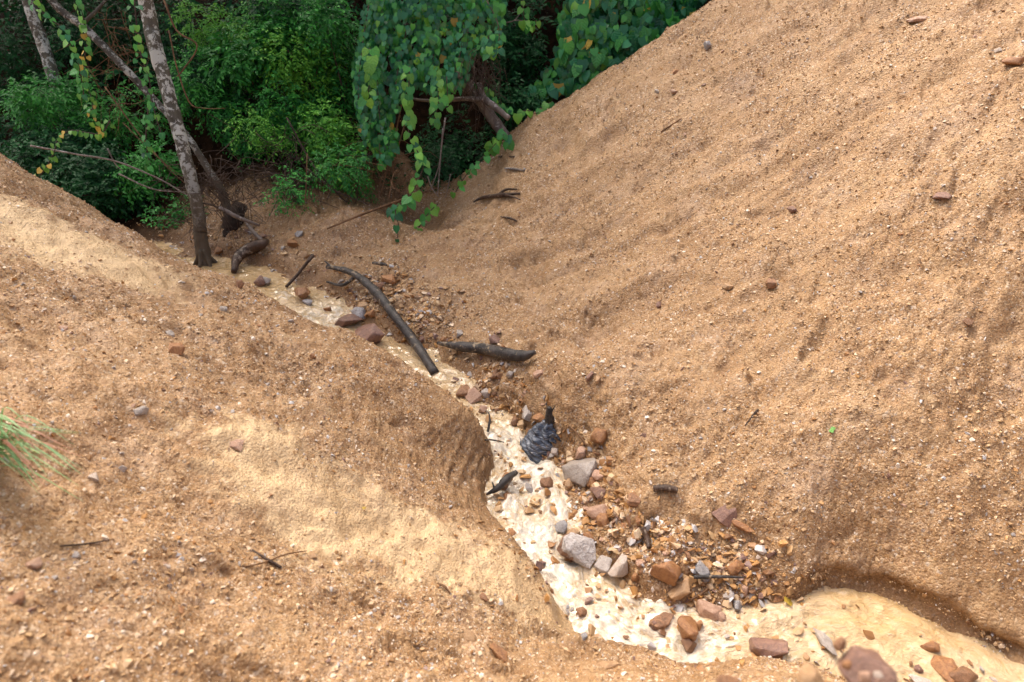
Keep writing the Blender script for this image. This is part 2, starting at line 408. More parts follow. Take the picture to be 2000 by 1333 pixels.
def bark_material(name, c1, c2, lichen=None, lo=-9, hi=-8, rough=.8, amount=.52, stretch=.22, sc=14):
    m, nt, b = mat(name, rough, .3)
    co = N(nt, 'ShaderNodeTexCoord').outputs['Object']
    mp = N(nt, 'ShaderNodeMapping'); mp.inputs['Scale'].default_value = (1, 1, stretch); nt.links.new(co, mp.inputs[0])
    n1 = noise(nt, mp.outputs[0], sc, 6, .65, .5); n2 = noise(nt, co, 22, 6, .7, .4); n3 = noise(nt, co, 5, 3)
    c = ramp(nt, n1, [(.3, c1), (.7, c2)])
    if lichen:
        lf = ramp(nt, math_(nt, 'ADD', n2, math_(nt, 'MULTIPLY', math_(nt, 'SUBTRACT', n3, .5), .5)), [(amount, (0, 0, 0)), (amount + .06, (1, 1, 1))])
        geo = N(nt, 'ShaderNodeNewGeometry'); sp = N(nt, 'ShaderNodeSeparateXYZ'); nt.links.new(geo.outputs['Position'], sp.inputs[0])
        mr = N(nt, 'ShaderNodeMapRange'); mr.inputs[1].default_value = lo; mr.inputs[2].default_value = hi; nt.links.new(sp.outputs[2], mr.inputs[0])
        c = mix(nt, mr.outputs[0], mix(nt, .65, c, (.125, .088, .052)), mix(nt, lf, c, lichen))
    nt.links.new(c, b.inputs['Base Color'])
    bump(nt, b, math_(nt, 'ADD', n1, n2), .7, .012)
    return m
def leaf_material(name, col, col2, rough=.38, spec=.5, trans=.12):
    m, nt, b = mat(name, rough, spec)
    t = attr(nt, 'tone').outputs['Fac']
    info = N(nt, 'ShaderNodeObjectInfo').outputs['Random']
    f = math_(nt, 'FRACT', math_(nt, 'ADD', t, info))
    c = ramp(nt, f, [(0, col), (.75, col2), (1, tuple(min(1, 1.35 * v) for v in col2))])
    nt.links.new(c, b.inputs['Base Color'])
    if trans:
        tr = N(nt, 'ShaderNodeBsdfTranslucent'); mx = N(nt, 'ShaderNodeMixShader'); mx.inputs[0].default_value = trans
        nt.links.new(mix(nt, .6, c, tuple(min(1, 2.2 * v) for v in col2)), tr.inputs[0])
        out = nt.nodes['Material Output']
        nt.links.new(b.outputs[0], mx.inputs[1]); nt.links.new(tr.outputs[0], mx.inputs[2]); nt.links.new(mx.outputs[0], out.inputs[0])
    return m

M = {}
M['ground'] = ground_material()
M['rust'] = stone_material('rust_stone', [(.16, .055, .025), (.36, .15, .05), (.50, .26, .10)])
M['brown'] = stone_material('brown_stone', [(.10, .04, .022), (.25, .11, .05), (.40, .21, .11)])
M['purple'] = stone_material('purple_brown_stone', [(.09, .045, .05), (.20, .10, .09), (.34, .19, .14)])
M['tan'] = stone_material('tan_stone', [(.36, .20, .09), (.50, .31, .16), (.60, .42, .25)])
M['pink'] = stone_material('pinkish_stone', [(.36, .19, .13), (.52, .32, .23), (.64, .46, .36)])
M['grey'] = stone_material('grey_stone', [(.22, .20, .19), (.40, .37, .35), (.58, .54, .50)], vein=(.62, .60, .57))
M['blue'] = stone_material('blue_grey_stone', [(.08, .09, .12), (.19, .22, .27), (.38, .41, .44)], vein=(.6, .6, .6))
M['white'] = stone_material('pale_stone', [(.48, .42, .36), (.66, .61, .56), (.76, .73, .70)], vein=(.40, .26, .16))
M['two_tone'] = two_tone_material('grey_and_rust_stone')
M['bark_lichen'] = bark_material('lichen_bark', (.07, .06, .043), (.19, .175, .13), (.60, .61, .54), -1.95, -1.15, amount=.485)
M['bark_mid'] = bark_material('grey_brown_bark', (.04, .035, .027), (.12, .105, .08), (.42, .42, .37), -1.75, -1.3, amount=.55)
M['bark_dark'] = bark_material('dark_bark', (.02, .014, .01), (.07, .045, .03), (.25, .24, .21), -9, -8, amount=.6)
M['wet_wood'] = bark_material('wet_dark_wood', (.012, .011, .011), (.10, .088, .08), (.30, .23, .15), -9, -8, .36, .60)
M['wet_wood2'] = bark_material('wet_brown_wood', (.025, .016, .012), (.12, .075, .05), (.30, .24, .18), -9, -8, .4, .62)
M['grey_wood'] = bark_material('weathered_wood', (.10, .075, .06), (.30, .25, .21), (.45, .42, .38), -9, -8, .7, .58)
M['twig'] = bark_material('twig_bark', (.035, .022, .016), (.13, .09, .065), None)
M['dry_stem'] = bark_material('dry_stem', (.10, .05, .025), (.28, .16, .08), None)
M['leaf_deep'] = leaf_material('deep_green_leaf', (.014, .09, .04), (.035, .17, .07), .33)
M['leaf_mid'] = leaf_material('green_leaf', (.022, .12, .035), (.055, .22, .055), .36)
M['leaf_bright'] = leaf_material('bright_green_leaf', (.07, .24, .03), (.17, .42, .04), .4)
M['leaf_yellow'] = leaf_material('yellow_leaf', (.42, .26, .03), (.62, .42, .06), .5)
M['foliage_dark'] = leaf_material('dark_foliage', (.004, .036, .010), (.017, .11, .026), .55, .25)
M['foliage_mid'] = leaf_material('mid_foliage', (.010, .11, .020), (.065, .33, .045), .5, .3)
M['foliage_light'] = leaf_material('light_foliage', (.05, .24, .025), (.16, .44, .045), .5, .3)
M['grass'] = leaf_material('grass_blade', (.10, .24, .08), (.24, .42, .17), .45)

# ---------------------------------------------------------------- mesh helpers
def link(o, parent=None):
    COL.objects.link(o)
    if parent is not None:
        o.parent = parent
    return o
def mesh_from(name, V, F, m=None, smooth=False):
    me = bpy.data.meshes.new(name)
    if isinstance(F, np.ndarray):
        k = F.shape[1]; nf = len(F)
        me.vertices.add(len(V)); me.vertices.foreach_set('co', np.asarray(V, np.float32).ravel())
        me.loops.add(nf * k); me.loops.foreach_set('vertex_index', F.astype(np.int32).ravel())
        me.polygons.add(nf); me.polygons.foreach_set('loop_start', np.arange(0, nf * k, k, dtype=np.int32))
        me.update(calc_edges=True); me.validate()
    else:
        me.from_pydata([tuple(v) for v in V], [], F); me.update()
    if m: me.materials.append(m)
    if smooth: me.polygons.foreach_set('use_smooth', np.ones(len(me.polygons), bool))
    return me
def fattr(me, name, vals):
    a = me.attributes.new(name, 'FLOAT', 'POINT'); a.data.foreach_set('value', np.asarray(vals, np.float32))
def tag(o, label=None, cat=None, group=None, kind=None):
    if label: o['label'] = label
    if cat: o['category'] = cat
    if group: o['group'] = group
    if kind: o['kind'] = kind
    return o
def empty(name, loc, label, cat, group=None):
    o = bpy.data.objects.new(name, None); o.empty_display_size = .1; COL.objects.link(o); o.location = tuple(loc)
    return tag(o, label, cat, group)
def part(name, me, parent, loc=(0, 0, 0), kind=None):
    o = bpy.data.objects.new(name, me); COL.objects.link(o); o.parent = parent; o.location = tuple(loc)
    if kind: o['kind'] = kind
    return o
def solo(name, me, loc, label, cat, group=None, kind=None):
    o = bpy.data.objects.new(name, me); COL.objects.link(o); o.location = tuple(loc)
    return tag(o, label, cat, group, kind)
def catmull(P, n):
    P = np.asarray(P, float)
    if len(P) == 2: return P[0] + (P[1] - P[0]) * np.linspace(0, 1, n)[:, None]
    E = np.vstack([2 * P[0] - P[1], P, 2 * P[-1] - P[-2]])
    out = []
    for t in np.linspace(0, len(P) - 1, n):
        i = min(int(t), len(P) - 2); f = t - i
        a, b, c, d = E[i], E[i + 1], E[i + 2], E[i + 3]
        out.append(.5 * (2 * b + (c - a) * f + (2 * a - 5 * b + 4 * c - d) * f * f + (3 * b - 3 * c + d - a) * f ** 3))
    return np.array(out)
class MB:
    def __init__(s): s.V = []; s.F = []; s.T = []; s.n = 0
    def add(s, V, F, tone=0.5):
        s.V.append(np.asarray(V, float)); s.F += [tuple(i + s.n for i in f) for f in F]
        s.T.append(np.full(len(V), tone)); s.n += len(V)
    def tube(s, P, R, sides=8, n=None, knob=.12, seed=0, tip=True):
        P = np.asarray(P, float); n = n or max(4, len(P) * 5)
        Q = catmull(P, n)
        R = np.interp(np.linspace(0, 1, n), np.linspace(0, 1, len(np.atleast_1d(R))), np.atleast_1d(R)) if np.ndim(R) else np.full(n, R)
        T = np.gradient(Q, axis=0); T /= np.linalg.norm(T, axis=1, keepdims=True) + 1e-9
        up = np.array([0.13, .31, .94]); 
        V = []
        for i in range(n):
            a = np.cross(T[i], up); 
            if np.linalg.norm(a) < .15: a = np.cross(T[i], (1, 0, 0))
            a /= np.linalg.norm(a); b = np.cross(T[i], a)
            th = np.arange(sides) * 2 * math.pi / sides
            rr = R[i] * (1 + knob * gnoise(np.cos(th) * 1.3 + seed * 3.7, np.sin(th) * 1.3 + i * .45 + seed, seed + 3) * 1.6 + knob * .55 * gnoise(th * 2.2 + seed, np.full(sides, i * 1.1), seed + 9))
            V.append(Q[i] + np.outer(np.cos(th) * rr, a) + np.outer(np.sin(th) * rr, b))
        V = np.vstack(V)
        F = [(i * sides + j, i * sides + (j + 1) % sides, (i + 1) * sides + (j + 1) % sides, (i + 1) * sides + j) for i in range(n - 1) for j in range(sides)]
        F.append(tuple(range(sides))[::-1]); F.append(tuple((n - 1) * sides + j for j in range(sides)))
        s.add(V, F)
        return Q
    def mesh(s, name, m, smooth=True, off=(0, 0, 0)):
        me = mesh_from(name, np.vstack(s.V) - np.asarray(off), s.F, m, smooth)
        if len(s.T): fattr(me, 'tone', np.concatenate(s.T))
        return me

# ---------------------------------------------------------------- ground sheet
def build_ground():
    th_in = np.radians(np.linspace(-56, 54, 1180)); th_out = np.radians(np.linspace(54, 304, 50))[1:]
    th = np.concatenate([th_in, th_out[:-1]])
    r = np.concatenate([[.02, .15, .3, .45], np.geomspace(.6, 10.5, 640), np.geomspace(11, 90, 26)])
    cx, cy = 0.0, -.25
    TH, RR = np.meshgrid(th, r)
    X = cx + np.sin(TH) * RR; Y = cy + np.cos(TH) * RR
    Z, (right, bar, silt, forest, dz, rough, pit) = height(X, Y, True)
    # push steep faces in and out so that banks are ragged and clods overhang
    bx = lookup(_T, X + .04, Y) - lookup(_T, X - .04, Y); by = lookup(_T, X, Y + .04) - lookup(_T, X, Y - .04)
    gx = fz(X + .03, Y) - fz(X - .03, Y); gy = fz(X, Y + .03) - fz(X, Y - .03)
    sl = np.hypot(gx, gy) / .06; st = sstep(.65, 1.4, sl - .55 * sstep(.9, 1.3, X)) * sstep(-.01, .06, dz) * sstep(.75, .4, dz) * (RR < 10) * (1 - silt)
    dn = np.hypot(gx, gy) + 1e-6
    am = (.012 * gnoise((X + Y * .6) * 8, Z * 26, 301) + .014 * gnoise((X - Y * .5) * 18, Z * 50, 302) + .012 * gnoise((X + Y * .3) * 40, Z * 90, 303) + .008) * (1 - .6 * sstep(.9, 1.3, X))
    lip = sstep(1.25, 1.7, X) * sstep(.3, .12, dz) * sstep(-.02, .03, dz)
    under = (-.075 * np.exp(-((dz - .025) / .03) ** 2) + .035 * np.exp(-((dz - .09) / .035) ** 2)) * sstep(1.2, 1.7, X) * (RR < 6) * (Y > 1.2) * (.7 + .6 * gnoise(X * 4, Y * 4, 304))
    mv = st * am + under
    X = X - gx / dn * mv; Y = Y - gy / dn * mv
    V = np.stack([X.ravel(), Y.ravel(), Z.ravel()], 1)
    nr, nt_ = X.shape
    i = np.arange(nr - 1)[:, None] * nt_; j = np.arange(nt_)[None, :]; j2 = (j + 1) % nt_
    F = np.stack([i + j, i + nt_ + j, i + nt_ + j2, i + j2], -1).reshape(-1, 4)
    F = F[:, ::-1]
    me = mesh_from('ground', V, F, M['ground'], True)
    # the winding has to face up
    if me.polygons[nt_ * 100].normal.z < 0: me.flip_normals()
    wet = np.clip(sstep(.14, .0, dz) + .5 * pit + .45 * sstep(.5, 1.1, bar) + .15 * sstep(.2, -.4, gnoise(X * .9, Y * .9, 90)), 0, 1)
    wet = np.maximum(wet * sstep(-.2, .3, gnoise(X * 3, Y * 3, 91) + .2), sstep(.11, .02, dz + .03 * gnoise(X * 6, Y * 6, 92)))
    wet = np.maximum(wet, .9 * sstep(4.9, 5.9, Y) * (1 - right))  # far bank: damp soil and shade, both put into this darkening
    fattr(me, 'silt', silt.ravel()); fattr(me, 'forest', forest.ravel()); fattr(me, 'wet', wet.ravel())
    fattr(me, 'rough', np.clip(rough * (1 - .35 * silt), 0, 1).ravel())
    o = bpy.data.objects.new('ground', me); COL.objects.link(o); tag(o, kind='structure')
build_ground()
# ---------------------------------------------------------------- the muddy stream
def water_material():
    m, nt, b = mat('muddy_water', .12, .7)
    b.inputs['Coat Weight'].default_value = 1.0; b.inputs['Coat Roughness'].default_value = .03; b.inputs['Coat IOR'].default_value = 1.45
    fa = attr(nt, 'flow').outputs['Vector']
    foam = attr(nt, 'foam').outputs['Fac']
    co = N(nt, 'ShaderNodeTexCoord').outputs['Object']
    mp = N(nt, 'ShaderNodeMapping'); mp.inputs['Scale'].default_value = (9.0, 14, 1); nt.links.new(fa, mp.inputs[0])
    mp2 = N(nt, 'ShaderNodeMapping'); mp2.inputs['Scale'].default_value = (28, 48, 1); nt.links.new(fa, mp2.inputs[0])
    n1 = noise(nt, mp.outputs[0], 1.0, 6, .62, 1.6); n2 = noise(nt, mp2.outputs[0], 1.0, 4, .6, 1.2); n3 = noise(nt, co, 5, 5, .6, .8)
    base = ramp(nt, n3, [(.35, (.56, .38, .18)), (.6, (.70, .53, .31))])
    base = mix(nt, attr(nt, 'calm').outputs['Fac'], base, (.66, .44, .19))
    f = math_(nt, 'ADD', math_(nt, 'MULTIPLY', n1, .8), math_(nt, 'ADD', math_(nt, 'MULTIPLY', n2, .4), math_(nt, 'MULTIPLY', foam, .42)))
    c = mix(nt, ramp(nt, f, [(.74, (0, 0, 0)), (.88, (.7, .7, .7)), (1, (1, 1, 1))]), base, (.82, .74, .59))
    c = mix(nt, ramp(nt, f, [(.42, (.75, .75, .75)), (.66, (0, 0, 0))]), c, (.58, .35, .13))
    nt.links.new(c, b.inputs['Base Color'])
    nt.links.new(ramp(nt, foam, [(0, (.04, .04, .04)), (1, (.20, .20, .20))]), b.inputs['Roughness'])
    bump(nt, b, math_(nt, 'ADD', n1, math_(nt, 'MULTIPLY', n2, .5)), .9, .03)
    return m
M['water'] = water_material()
RAPID = [(1000, 860, .22, 1), (1060, 900, .22, 1), (1010, 950, .25, 1), (1080, 990, .25, 1.0), (1040, 1040, .22, 1), (1080, 1120, .2, 1), (1150, 1180, .25, 1), (1230, 1230, .25, .9),
         (1350, 1250, .22, .8), (960, 800, .12, .5), (900, 740, .12, .4), (640, 620, .3, .65), (560, 575, .15, .5), (1500, 1210, .3, .35), (1300, 1200, .2, .9), (1700, 1200, .3, .1)]
RAPID = [(shore(a, b)[:2], r, k) for a, b, r, k in RAPID]
CALM = [(shore(a, b)[:2], r) for a, b, r in [(440, 530, .5), (330, 500, .5), (540, 570, .25), (1700, 1180, .25)]]
def build_water():
    xs = np.arange(-5.2, 3.4, .0105); ys = np.arange(1.0, 6.6, .0105)
    X, Y = np.meshgrid(xs, ys)
    wl = ground_level(Y)
    G = fz(X, Y)
    keep = (G < wl + .05)
    s, w = flow(X, Y)
    keep &= np.abs(w) < 1.1
    foam = np.zeros(X.shape); calm = np.zeros(X.shape)
    for (c, r, k) in RAPID: foam = np.maximum(foam, k * gauss(X, Y, c[0], c[1], r))
    for (c, r) in CALM: calm = np.maximum(calm, gauss(X, Y, c[0], c[1], r))
    ww = .05 * gnoise(X * 3, Y * 3, 7)
    Z = wl - .004 + (.50 + foam) * .68 * (.030 * gnoise(s * 4.5 + 1.5 * gnoise(X * 3, Y * 3, 1), (w + ww) * 9, 101) + .020 * gnoise(s * 11, (w + ww) * 15, 103) + .009 * gnoise(s * 26, w * 34, 105) * 1.3) \
        + foam * .02 * (np.abs(gnoise(X * 9 + s, Y * 9, 107)) - .2) + .002 * gnoise(s * 30, w * 70, 109)
    idx = -np.ones(X.shape, int)
    cell = keep[:-1, :-1] & keep[1:, :-1] & keep[:-1, 1:] & keep[1:, 1:]
    used = np.zeros(X.shape, bool)
    used[:-1, :-1] |= cell; used[1:, :-1] |= cell; used[:-1, 1:] |= cell; used[1:, 1:] |= cell
    idx[used] = np.arange(used.sum())
    a, b = np.nonzero(cell)
    F = np.stack([idx[a, b], idx[a, b + 1], idx[a + 1, b + 1], idx[a + 1, b]], 1)
    V = np.stack([X[used], Y[used], Z[used]], 1)
    me = mesh_from('stream_water', V, F, M['water'], True)
    fattr(me, 'foam', np.clip(foam[used] * (.8 + .5 * gnoise(X[used] * 4, Y[used] * 4, 51)), 0, 1)); fattr(me, 'calm', calm[used])
    at_ = me.attributes.new('flow', 'FLOAT_VECTOR', 'POINT')
    at_.data.foreach_set('vector', np.stack([s[used], w[used], 0 * s[used]], 1).astype(np.float32).ravel())
    o = bpy.data.objects.new('stream_water', me); COL.objects.link(o); tag(o, kind='structure')
build_water()

# ---------------------------------------------------------------- stones
import bmesh
def rock_mesh(name, m, seed, dims=(1, .8, .55), pts=15, detail=0, box=.35, bev=.04):
    rr = random.Random(seed)
    bm = bmesh.new()
    for i in range(pts):
        v = Vector((rr.gauss(0, 1), rr.gauss(0, 1), rr.gauss(0, 1))).normalized()
        mx = max(abs(c) for c in v)
        v = v * (1 - box) + v / mx * box
        v *= rr.uniform(.86, 1.05) * .5
        bm.verts.new((v.x * dims[0], v.y * dims[1], v.z * dims[2]))
    r = bmesh.ops.convex_hull(bm, input=bm.verts)
    bmesh.ops.delete(bm, geom=[v for v in bm.verts if not v.link_faces], context='VERTS')
    bmesh.ops.dissolve_limit(bm, angle_limit=.22, verts=bm.verts, edges=bm.edges)
    if bev: bmesh.ops.bevel(bm, geom=list(bm.edges), offset=bev * min(dims), segments=1, affect='EDGES', clamp_overlap=True)
    bmesh.ops.triangulate(bm, faces=bm.faces)
    if detail:
        for _ in range(detail): bmesh.ops.subdivide_edges(bm, edges=bm.edges, cuts=1, use_grid_fill=True)
        P = np.array([v.co for v in bm.verts]); f = 5 / max(dims)
        d = gnoise(P[:, 0] * f + P[:, 2] * f * .7, P[:, 1] * f - P[:, 2] * f * .6, seed) + .5 * gnoise(P[:, 0] * f * 2.6 - P[:, 2] * f * 2, P[:, 1] * f * 2.6 + P[:, 2] * f, seed + 1)
        for v, k in zip(bm.verts, d): v.co *= 1 + .055 * float(k)
    me = bpy.data.meshes.new(name); bm.to_mesh(me); bm.free()
    me.materials.append(M[m])
    if detail: me.polygons.foreach_set('use_smooth', np.ones(len(me.polygons), bool)); 
    if detail:
        try: me.set_sharp_from_angle(angle=math.radians(28))
        except Exception: pass
    return me
KINDS = ['rust', 'brown', 'purple', 'tan', 'pink', 'grey', 'blue', 'white']
ROCKS = {k: [rock_mesh('stone', k, 100 + 10 * i + j, [(1, .75, .5), (1, .6, .35), (1, .85, .7), (1, .5, .4)][j], 13) for j in range(4)] for i, k in enumerate(KINDS)}
MARKS = []                                   # landmarks for wording: (px, py, words)
placed = []                                  # (px, py, radius_px)
BIG = [  # px, py, width px, material, aspect (y/x, z/x), rot deg, tilt, category words, label
 (1128, 1076, 78, 'two_tone', (.62, .62), -22, 8, 'pale grey-white boulder with a rust-brown left side in the middle of the rapids', 'the grey-white boulder'),
 (724, 652, 72, 'purple', (.7, .5), -25, 10, 'large dark red-brown angular rock lying left of the curved log', 'the dark red-brown rock by the curved log'),
 (684, 625, 60, 'purple', (.6, .35), 20, -8, 'flat purple-brown slab at the water edge above the dark red-brown rock', 'the purple-brown slab'),
 (1137, 915, 72, 'grey', (.8, .6), 10, 6, 'big light grey boulder on the stony bar right of the rapids', 'the light grey boulder'),
 (1212, 1107, 52, 'white', (.6, .7), 70, 15, 'whitish streaked rock standing upright right of the grey-white boulder', 'the upright whitish rock'),
 (1180, 1102, 40, 'grey', (.8, .6), 15, 5, 'lilac-grey rough rock touching the left side of the upright whitish rock', 'the lilac-grey rock'),
 (1300, 1120, 62, 'rust', (.75, .8), 35, 12, 'large glossy rust-brown angular rock behind the sandy oblong cobble', 'the glossy rust-brown rock'),
 (1332, 1146, 62, 'tan', (.42, .4), 28, 0, 'oblong sandy tan cobble lying aslant among broken stones', 'the oblong tan cobble'),
 (1368, 1118, 44, 'blue', (.55, .7), -75, 10, 'blue-grey veined rock on the stony bar above the black twig', 'the blue-grey rock'),
 (1382, 1190, 50, 'pink', (.7, .6), -15, 5, 'pinkish-brown block at the water edge below the blue-grey rock', 'the pinkish-brown block'),
 (1437, 1186, 28, 'blue', (.8, .8), 20, 5, 'small squarish blue-black and white stone at the edge of the lower pool', 'the blue-black and white stone'),
 (1339, 1228, 50, 'rust', (.85, .9), 12, 6, 'square orange-brown block standing in the foaming water', 'the square orange-brown block'),
 (1364, 1222, 24, 'rust', (.6, 1.0), 80, 4, 'narrow orange-brown splinter leaning on the right side of the square block', 'the narrow splinter'),
 (1290, 1205, 62, 'brown', (.6, .4), 35, 0, 'half drowned brown rock with water running over it beside the square block', 'the half drowned brown rock'),
 (1282, 1222, 26, 'purple', (.8, .8), 35, 5, 'purple stone poking from the foam in front of the half drowned rock', 'the purple stone in the foam'),
 (1508, 1268, 92, 'purple', (.55, .42), -10, 4, 'wide purple-brown slab at the near edge of the lower pool', 'the wide purple-brown slab'),
 (1514, 1284, 32, 'rust', (.6, .8), -20, 10, 'small orange chip leaning on the front of the wide purple-brown slab', 'the small orange chip'),
 (1608, 1248, 70, 'grey', (.35, .25), -18, 3, 'lilac-grey striped slab nearly covered by the lower pool', 'the striped slab'),
 (1815, 1262, 34, 'rust', (.6, .5), 20, 3, 'rust stone just breaking the surface of the lower pool near the right bank', 'the rust stone in the pool'),
 (1846, 1305, 60, 'rust', (.7, .4), 0, 3, 'broad orange-brown rock in the water at the lower right corner', 'the broad orange-brown rock'),
 (1878, 1322, 58, 'brown', (.6, .5), 30, 3, 'dark brown rock next to the broad orange-brown rock at the lower right', 'the dark brown rock at the lower right'),
 (1793, 1308, 20, 'purple', (.6, .9), 70, 3, 'small dark purple pebble standing in the water left of the broad orange-brown rock', 'the dark purple pebble'),
 (1798, 1330, 44, 'white', (.6, .4), 5, 3, 'white flat stone at the bottom edge of the lower pool', 'the white flat stone'),
 (991, 935, 26, 'rust', (.8, .8), 40, 5, 'rust-brown stone wedged behind the short bent driftwood in the rapids', 'the stone behind the bent driftwood'),
 (981, 948, 24, 'brown', (.8, .8), 0, 5, 'reddish-brown stone pinned under the left part of the bent driftwood', 'the stone under the bent driftwood'),
 (991, 970, 22, 'rust', (.7, .7), 20, 5, 'orange-brown stone just below the bent driftwood in the rapids', 'the stone below the bent driftwood'),
 (1069, 945, 26, 'brown', (.8, .8), 60, 5, 'single red-brown stone alone in the middle of the rapids', 'the lone red-brown stone'),
 (1108, 1150, 1, 'grey', (1, 1), 0, 0, '', ''),
 (1098, 1032, 28, 'blue', (.9, .8), 30, 8, 'blue-white veined stone in the water above the grey-white boulder', 'the blue-white stone'),
 (1122, 1045, 36, 'tan', (.7, .7), 20, 0, 'olive-brown stone touching the top of the grey-white boulder', 'the olive-brown stone'),
 (1152, 1052, 30, 'rust', (.6, .7), -10, 0, 'smooth orange-brown stone on the upper right of the grey-white boulder', 'the smooth orange-brown stone'),
 (1172, 1005, 42, 'pink', (.8, .8), 50, 10, 'blocky pinkish-brown rock on the bar between the light grey and the grey-white boulders', 'the blocky pinkish-brown rock'),
 (1180, 1020, 34, 'rust', (.7, .8), 10, 6, 'rust-brown broken rock against the lower side of the blocky pinkish-brown rock', 'the broken rust-brown rock'),
 (1170, 960, 38, 'purple', (.6, .5), 0, 0, 'flat purple-brown stone just below the light grey boulder', 'the flat purple-brown stone'),
 (1158, 942, 30, 'rust', (.7, .7), 30, 0, 'orange and purple stone on the lower right of the light grey boulder', 'the orange and purple stone'),
 (1172, 930, 28, 'pink', (.8, .8), 70, 0, 'salmon-coloured stone at the right side of the light grey boulder', 'the salmon-coloured stone'),
 (1112, 942, 34, 'tan', (.5, .5), -20, 0, 'yellowish stone at the water line under the light grey boulder', 'the yellowish stone'),
 (1133, 1196, 24, 'brown', (.9, .8), 30, 0, 'dark cracked stone at the left water edge of the lower rapids', 'the dark cracked stone'),
 (1142, 1245, 16, 'blue', (.9, .8), 30, 0, 'tiny blue-grey stone in the foam near the front bank', 'the tiny blue-grey stone'),
 (998, 1042, 20, 'rust', (.6, .7), 0, 0, 'small rust stone at the left water edge above the smooth white chute', 'the small rust stone at the left edge'),
 (1242, 1130, 20, 'rust', (.5, 1.2), 80, 0, 'ribbed yellow-brown stone standing left of the glossy rust-brown rock', 'the ribbed stone'),
 (1252, 1100, 20, 'pink', (.8, .8), 60, 0, 'small salmon stone above the ribbed yellow-brown stone', 'the small salmon stone'),
 (1273, 1117, 16, 'white', (.8, .8), 60, 0, 'small bluish white stone left of the glossy rust-brown rock', 'the small bluish white stone'),
 (1434, 1109, 36, 'rust', (.6, .7), 20, 0, 'rust-brown angular stone at the right end of the stony bar', 'the rust-brown stone at the bar end'),
 (1408, 1118, 22, 'pink', (.8, .8), 0, 0, 'pale pink stone right of the blue-grey rock', 'the pale pink stone'),
 (1452, 1150, 26, 'pink', (.5, .8), 70, 0, 'upright pale pink stone near the right end of the black twig', 'the upright pale pink stone'),
 (1486, 1164, 16, 'purple', (.8, .9), 0, 0, 'dark purple pebble at the far right end of the stony bar', 'the dark purple bar pebble'),
 (1421, 1162, 22, 'grey', (.8, .7), 0, 0, 'grey stone just above the blue-black and white stone', 'the grey stone on the bar'),
 (1405, 1206, 24, 'pink', (.8, .8), 0, 0, 'broken salmon stone at the lower right of the pinkish-brown block', 'the broken salmon stone'),
 (1518, 1165, 26, 'rust', (.6, .3), 20, 0, 'thin rust flake lying on the pool near the yellow leaf', 'the thin rust flake'),
 (926, 772, 42, 'pink', (.7, .5), -15, 0, 'flat pink stone on the bar below the straight log', 'the flat pink stone'),
 (906, 766, 32, 'brown', (.8, .6), -40, 0, 'grey-brown stone left of the flat pink stone below the straight log', 'the grey-brown stone'),
 (944, 800, 20, 'pink', (.8, .7), 0, 0, 'round pink stone at the head of the rapids', 'the round pink stone'),
 (951, 768, 20, 'grey', (.8, .7), 0, 0, 'pale green-grey stone right of the flat pink stone', 'the green-grey stone'),
 (1031, 808, 32, 'grey', (.7, .6), -10, 0, 'rough grey stone above the black wrapped stump', 'the rough grey stone'),
 (1054, 816, 28, 'rust', (.6, .6), 20, 0, 'tan-rust stone just left of the tip of the black wrapped stump', 'the tan-rust stone'),
 (1008, 824, 20, 'brown', (.9, .9), 70, 0, 'dark red-brown stone at the right water edge left of the black wrapped stump', 'the dark red-brown stone by the stump'),
 (1086, 883, 20, 'white', (.8, .8), 0, 0, 'white pebble at the lower right foot of the black wrapped stump', 'the white pebble'),
 (994, 727, 28, 'grey', (.5, .5), 0, 0, 'small grey stone tucked under the right end of the straight log', 'the grey stone under the log'),
 (965, 731, 28, 'brown', (.8, .7), 0, 0, 'red-brown stone under the middle of the straight log', 'the stone under the log'),
 (592, 576, 38, 'rust', (.7, .7), -20, 0, 'rusty rock splitting the stream above the pale water bend', 'the rusty rock in the upper stream'),
 (602, 590, 24, 'blue', (.5, .5), -5, 0, 'thin blue-grey stone against the rusty rock in the upper stream', 'the thin blue-grey stone'),
 (641, 605, 16, 'rust', (.8, .8), 0, 0, 'small orange stone in the upper stream right of the thin blue-grey stone', 'the small orange stone'),
 (710, 598, 36, 'tan', (.5, .4), 15, 0, 'pale greenish slab under the middle of the curved log', 'the pale greenish slab'),
 (706, 615, 34, 'blue', (.7, .7), 0, 0, 'dark bluish-purple rock between the curved log and the purple-brown slab', 'the bluish-purple rock'),
 (728, 613, 18, 'rust', (.8, .8), 0, 0, 'small rust stone touching the left side of the curved log', 'the small rust stone by the curved log'),
 (510, 552, 28, 'purple', (.7, .8), 0, 0, 'dark stone between two pools of the upper stream', 'the dark stone of the upper stream'),
 (521, 551, 18, 'grey', (.9, .9), 60, 0, 'grey-white stone right of the dark stone in the upper stream', 'the grey-white upper stone'),
 (467, 558, 22, 'brown', (.6, .8), 0, 0, 'dark brown stone below the tilted driftwood at the mound edge', 'the dark stone at the mound edge'),
 (595, 497, 24, 'tan', (.6, .5), 15, 0, 'cream-coloured flat stone alone on the far bank', 'the cream-coloured stone'),
 (575, 476, 26, 'rust', (.6, .6), 15, 0, 'rusty lump on the far bank above the cream-coloured stone', 'the rusty lump'),
 (510, 463, 24, 'purple', (.7, .5), 10, 0, 'purple-grey stone behind the tilted driftwood', 'the purple-grey stone'),
 (498, 486, 26, 'grey', (.6, .5), 20, 0, 'grey stone just above the tilted driftwood', 'the grey stone by the driftwood'),
 (586, 458, 18, 'blue', (.8, .7), 0, 0, 'bluish stone at the back of the far bank', 'the bluish stone'),
 (430, 490, 20, 'rust', (.8, .6), 0, 0, 'ochre stone beside the foot of the pale-barked tree', 'the ochre stone'),
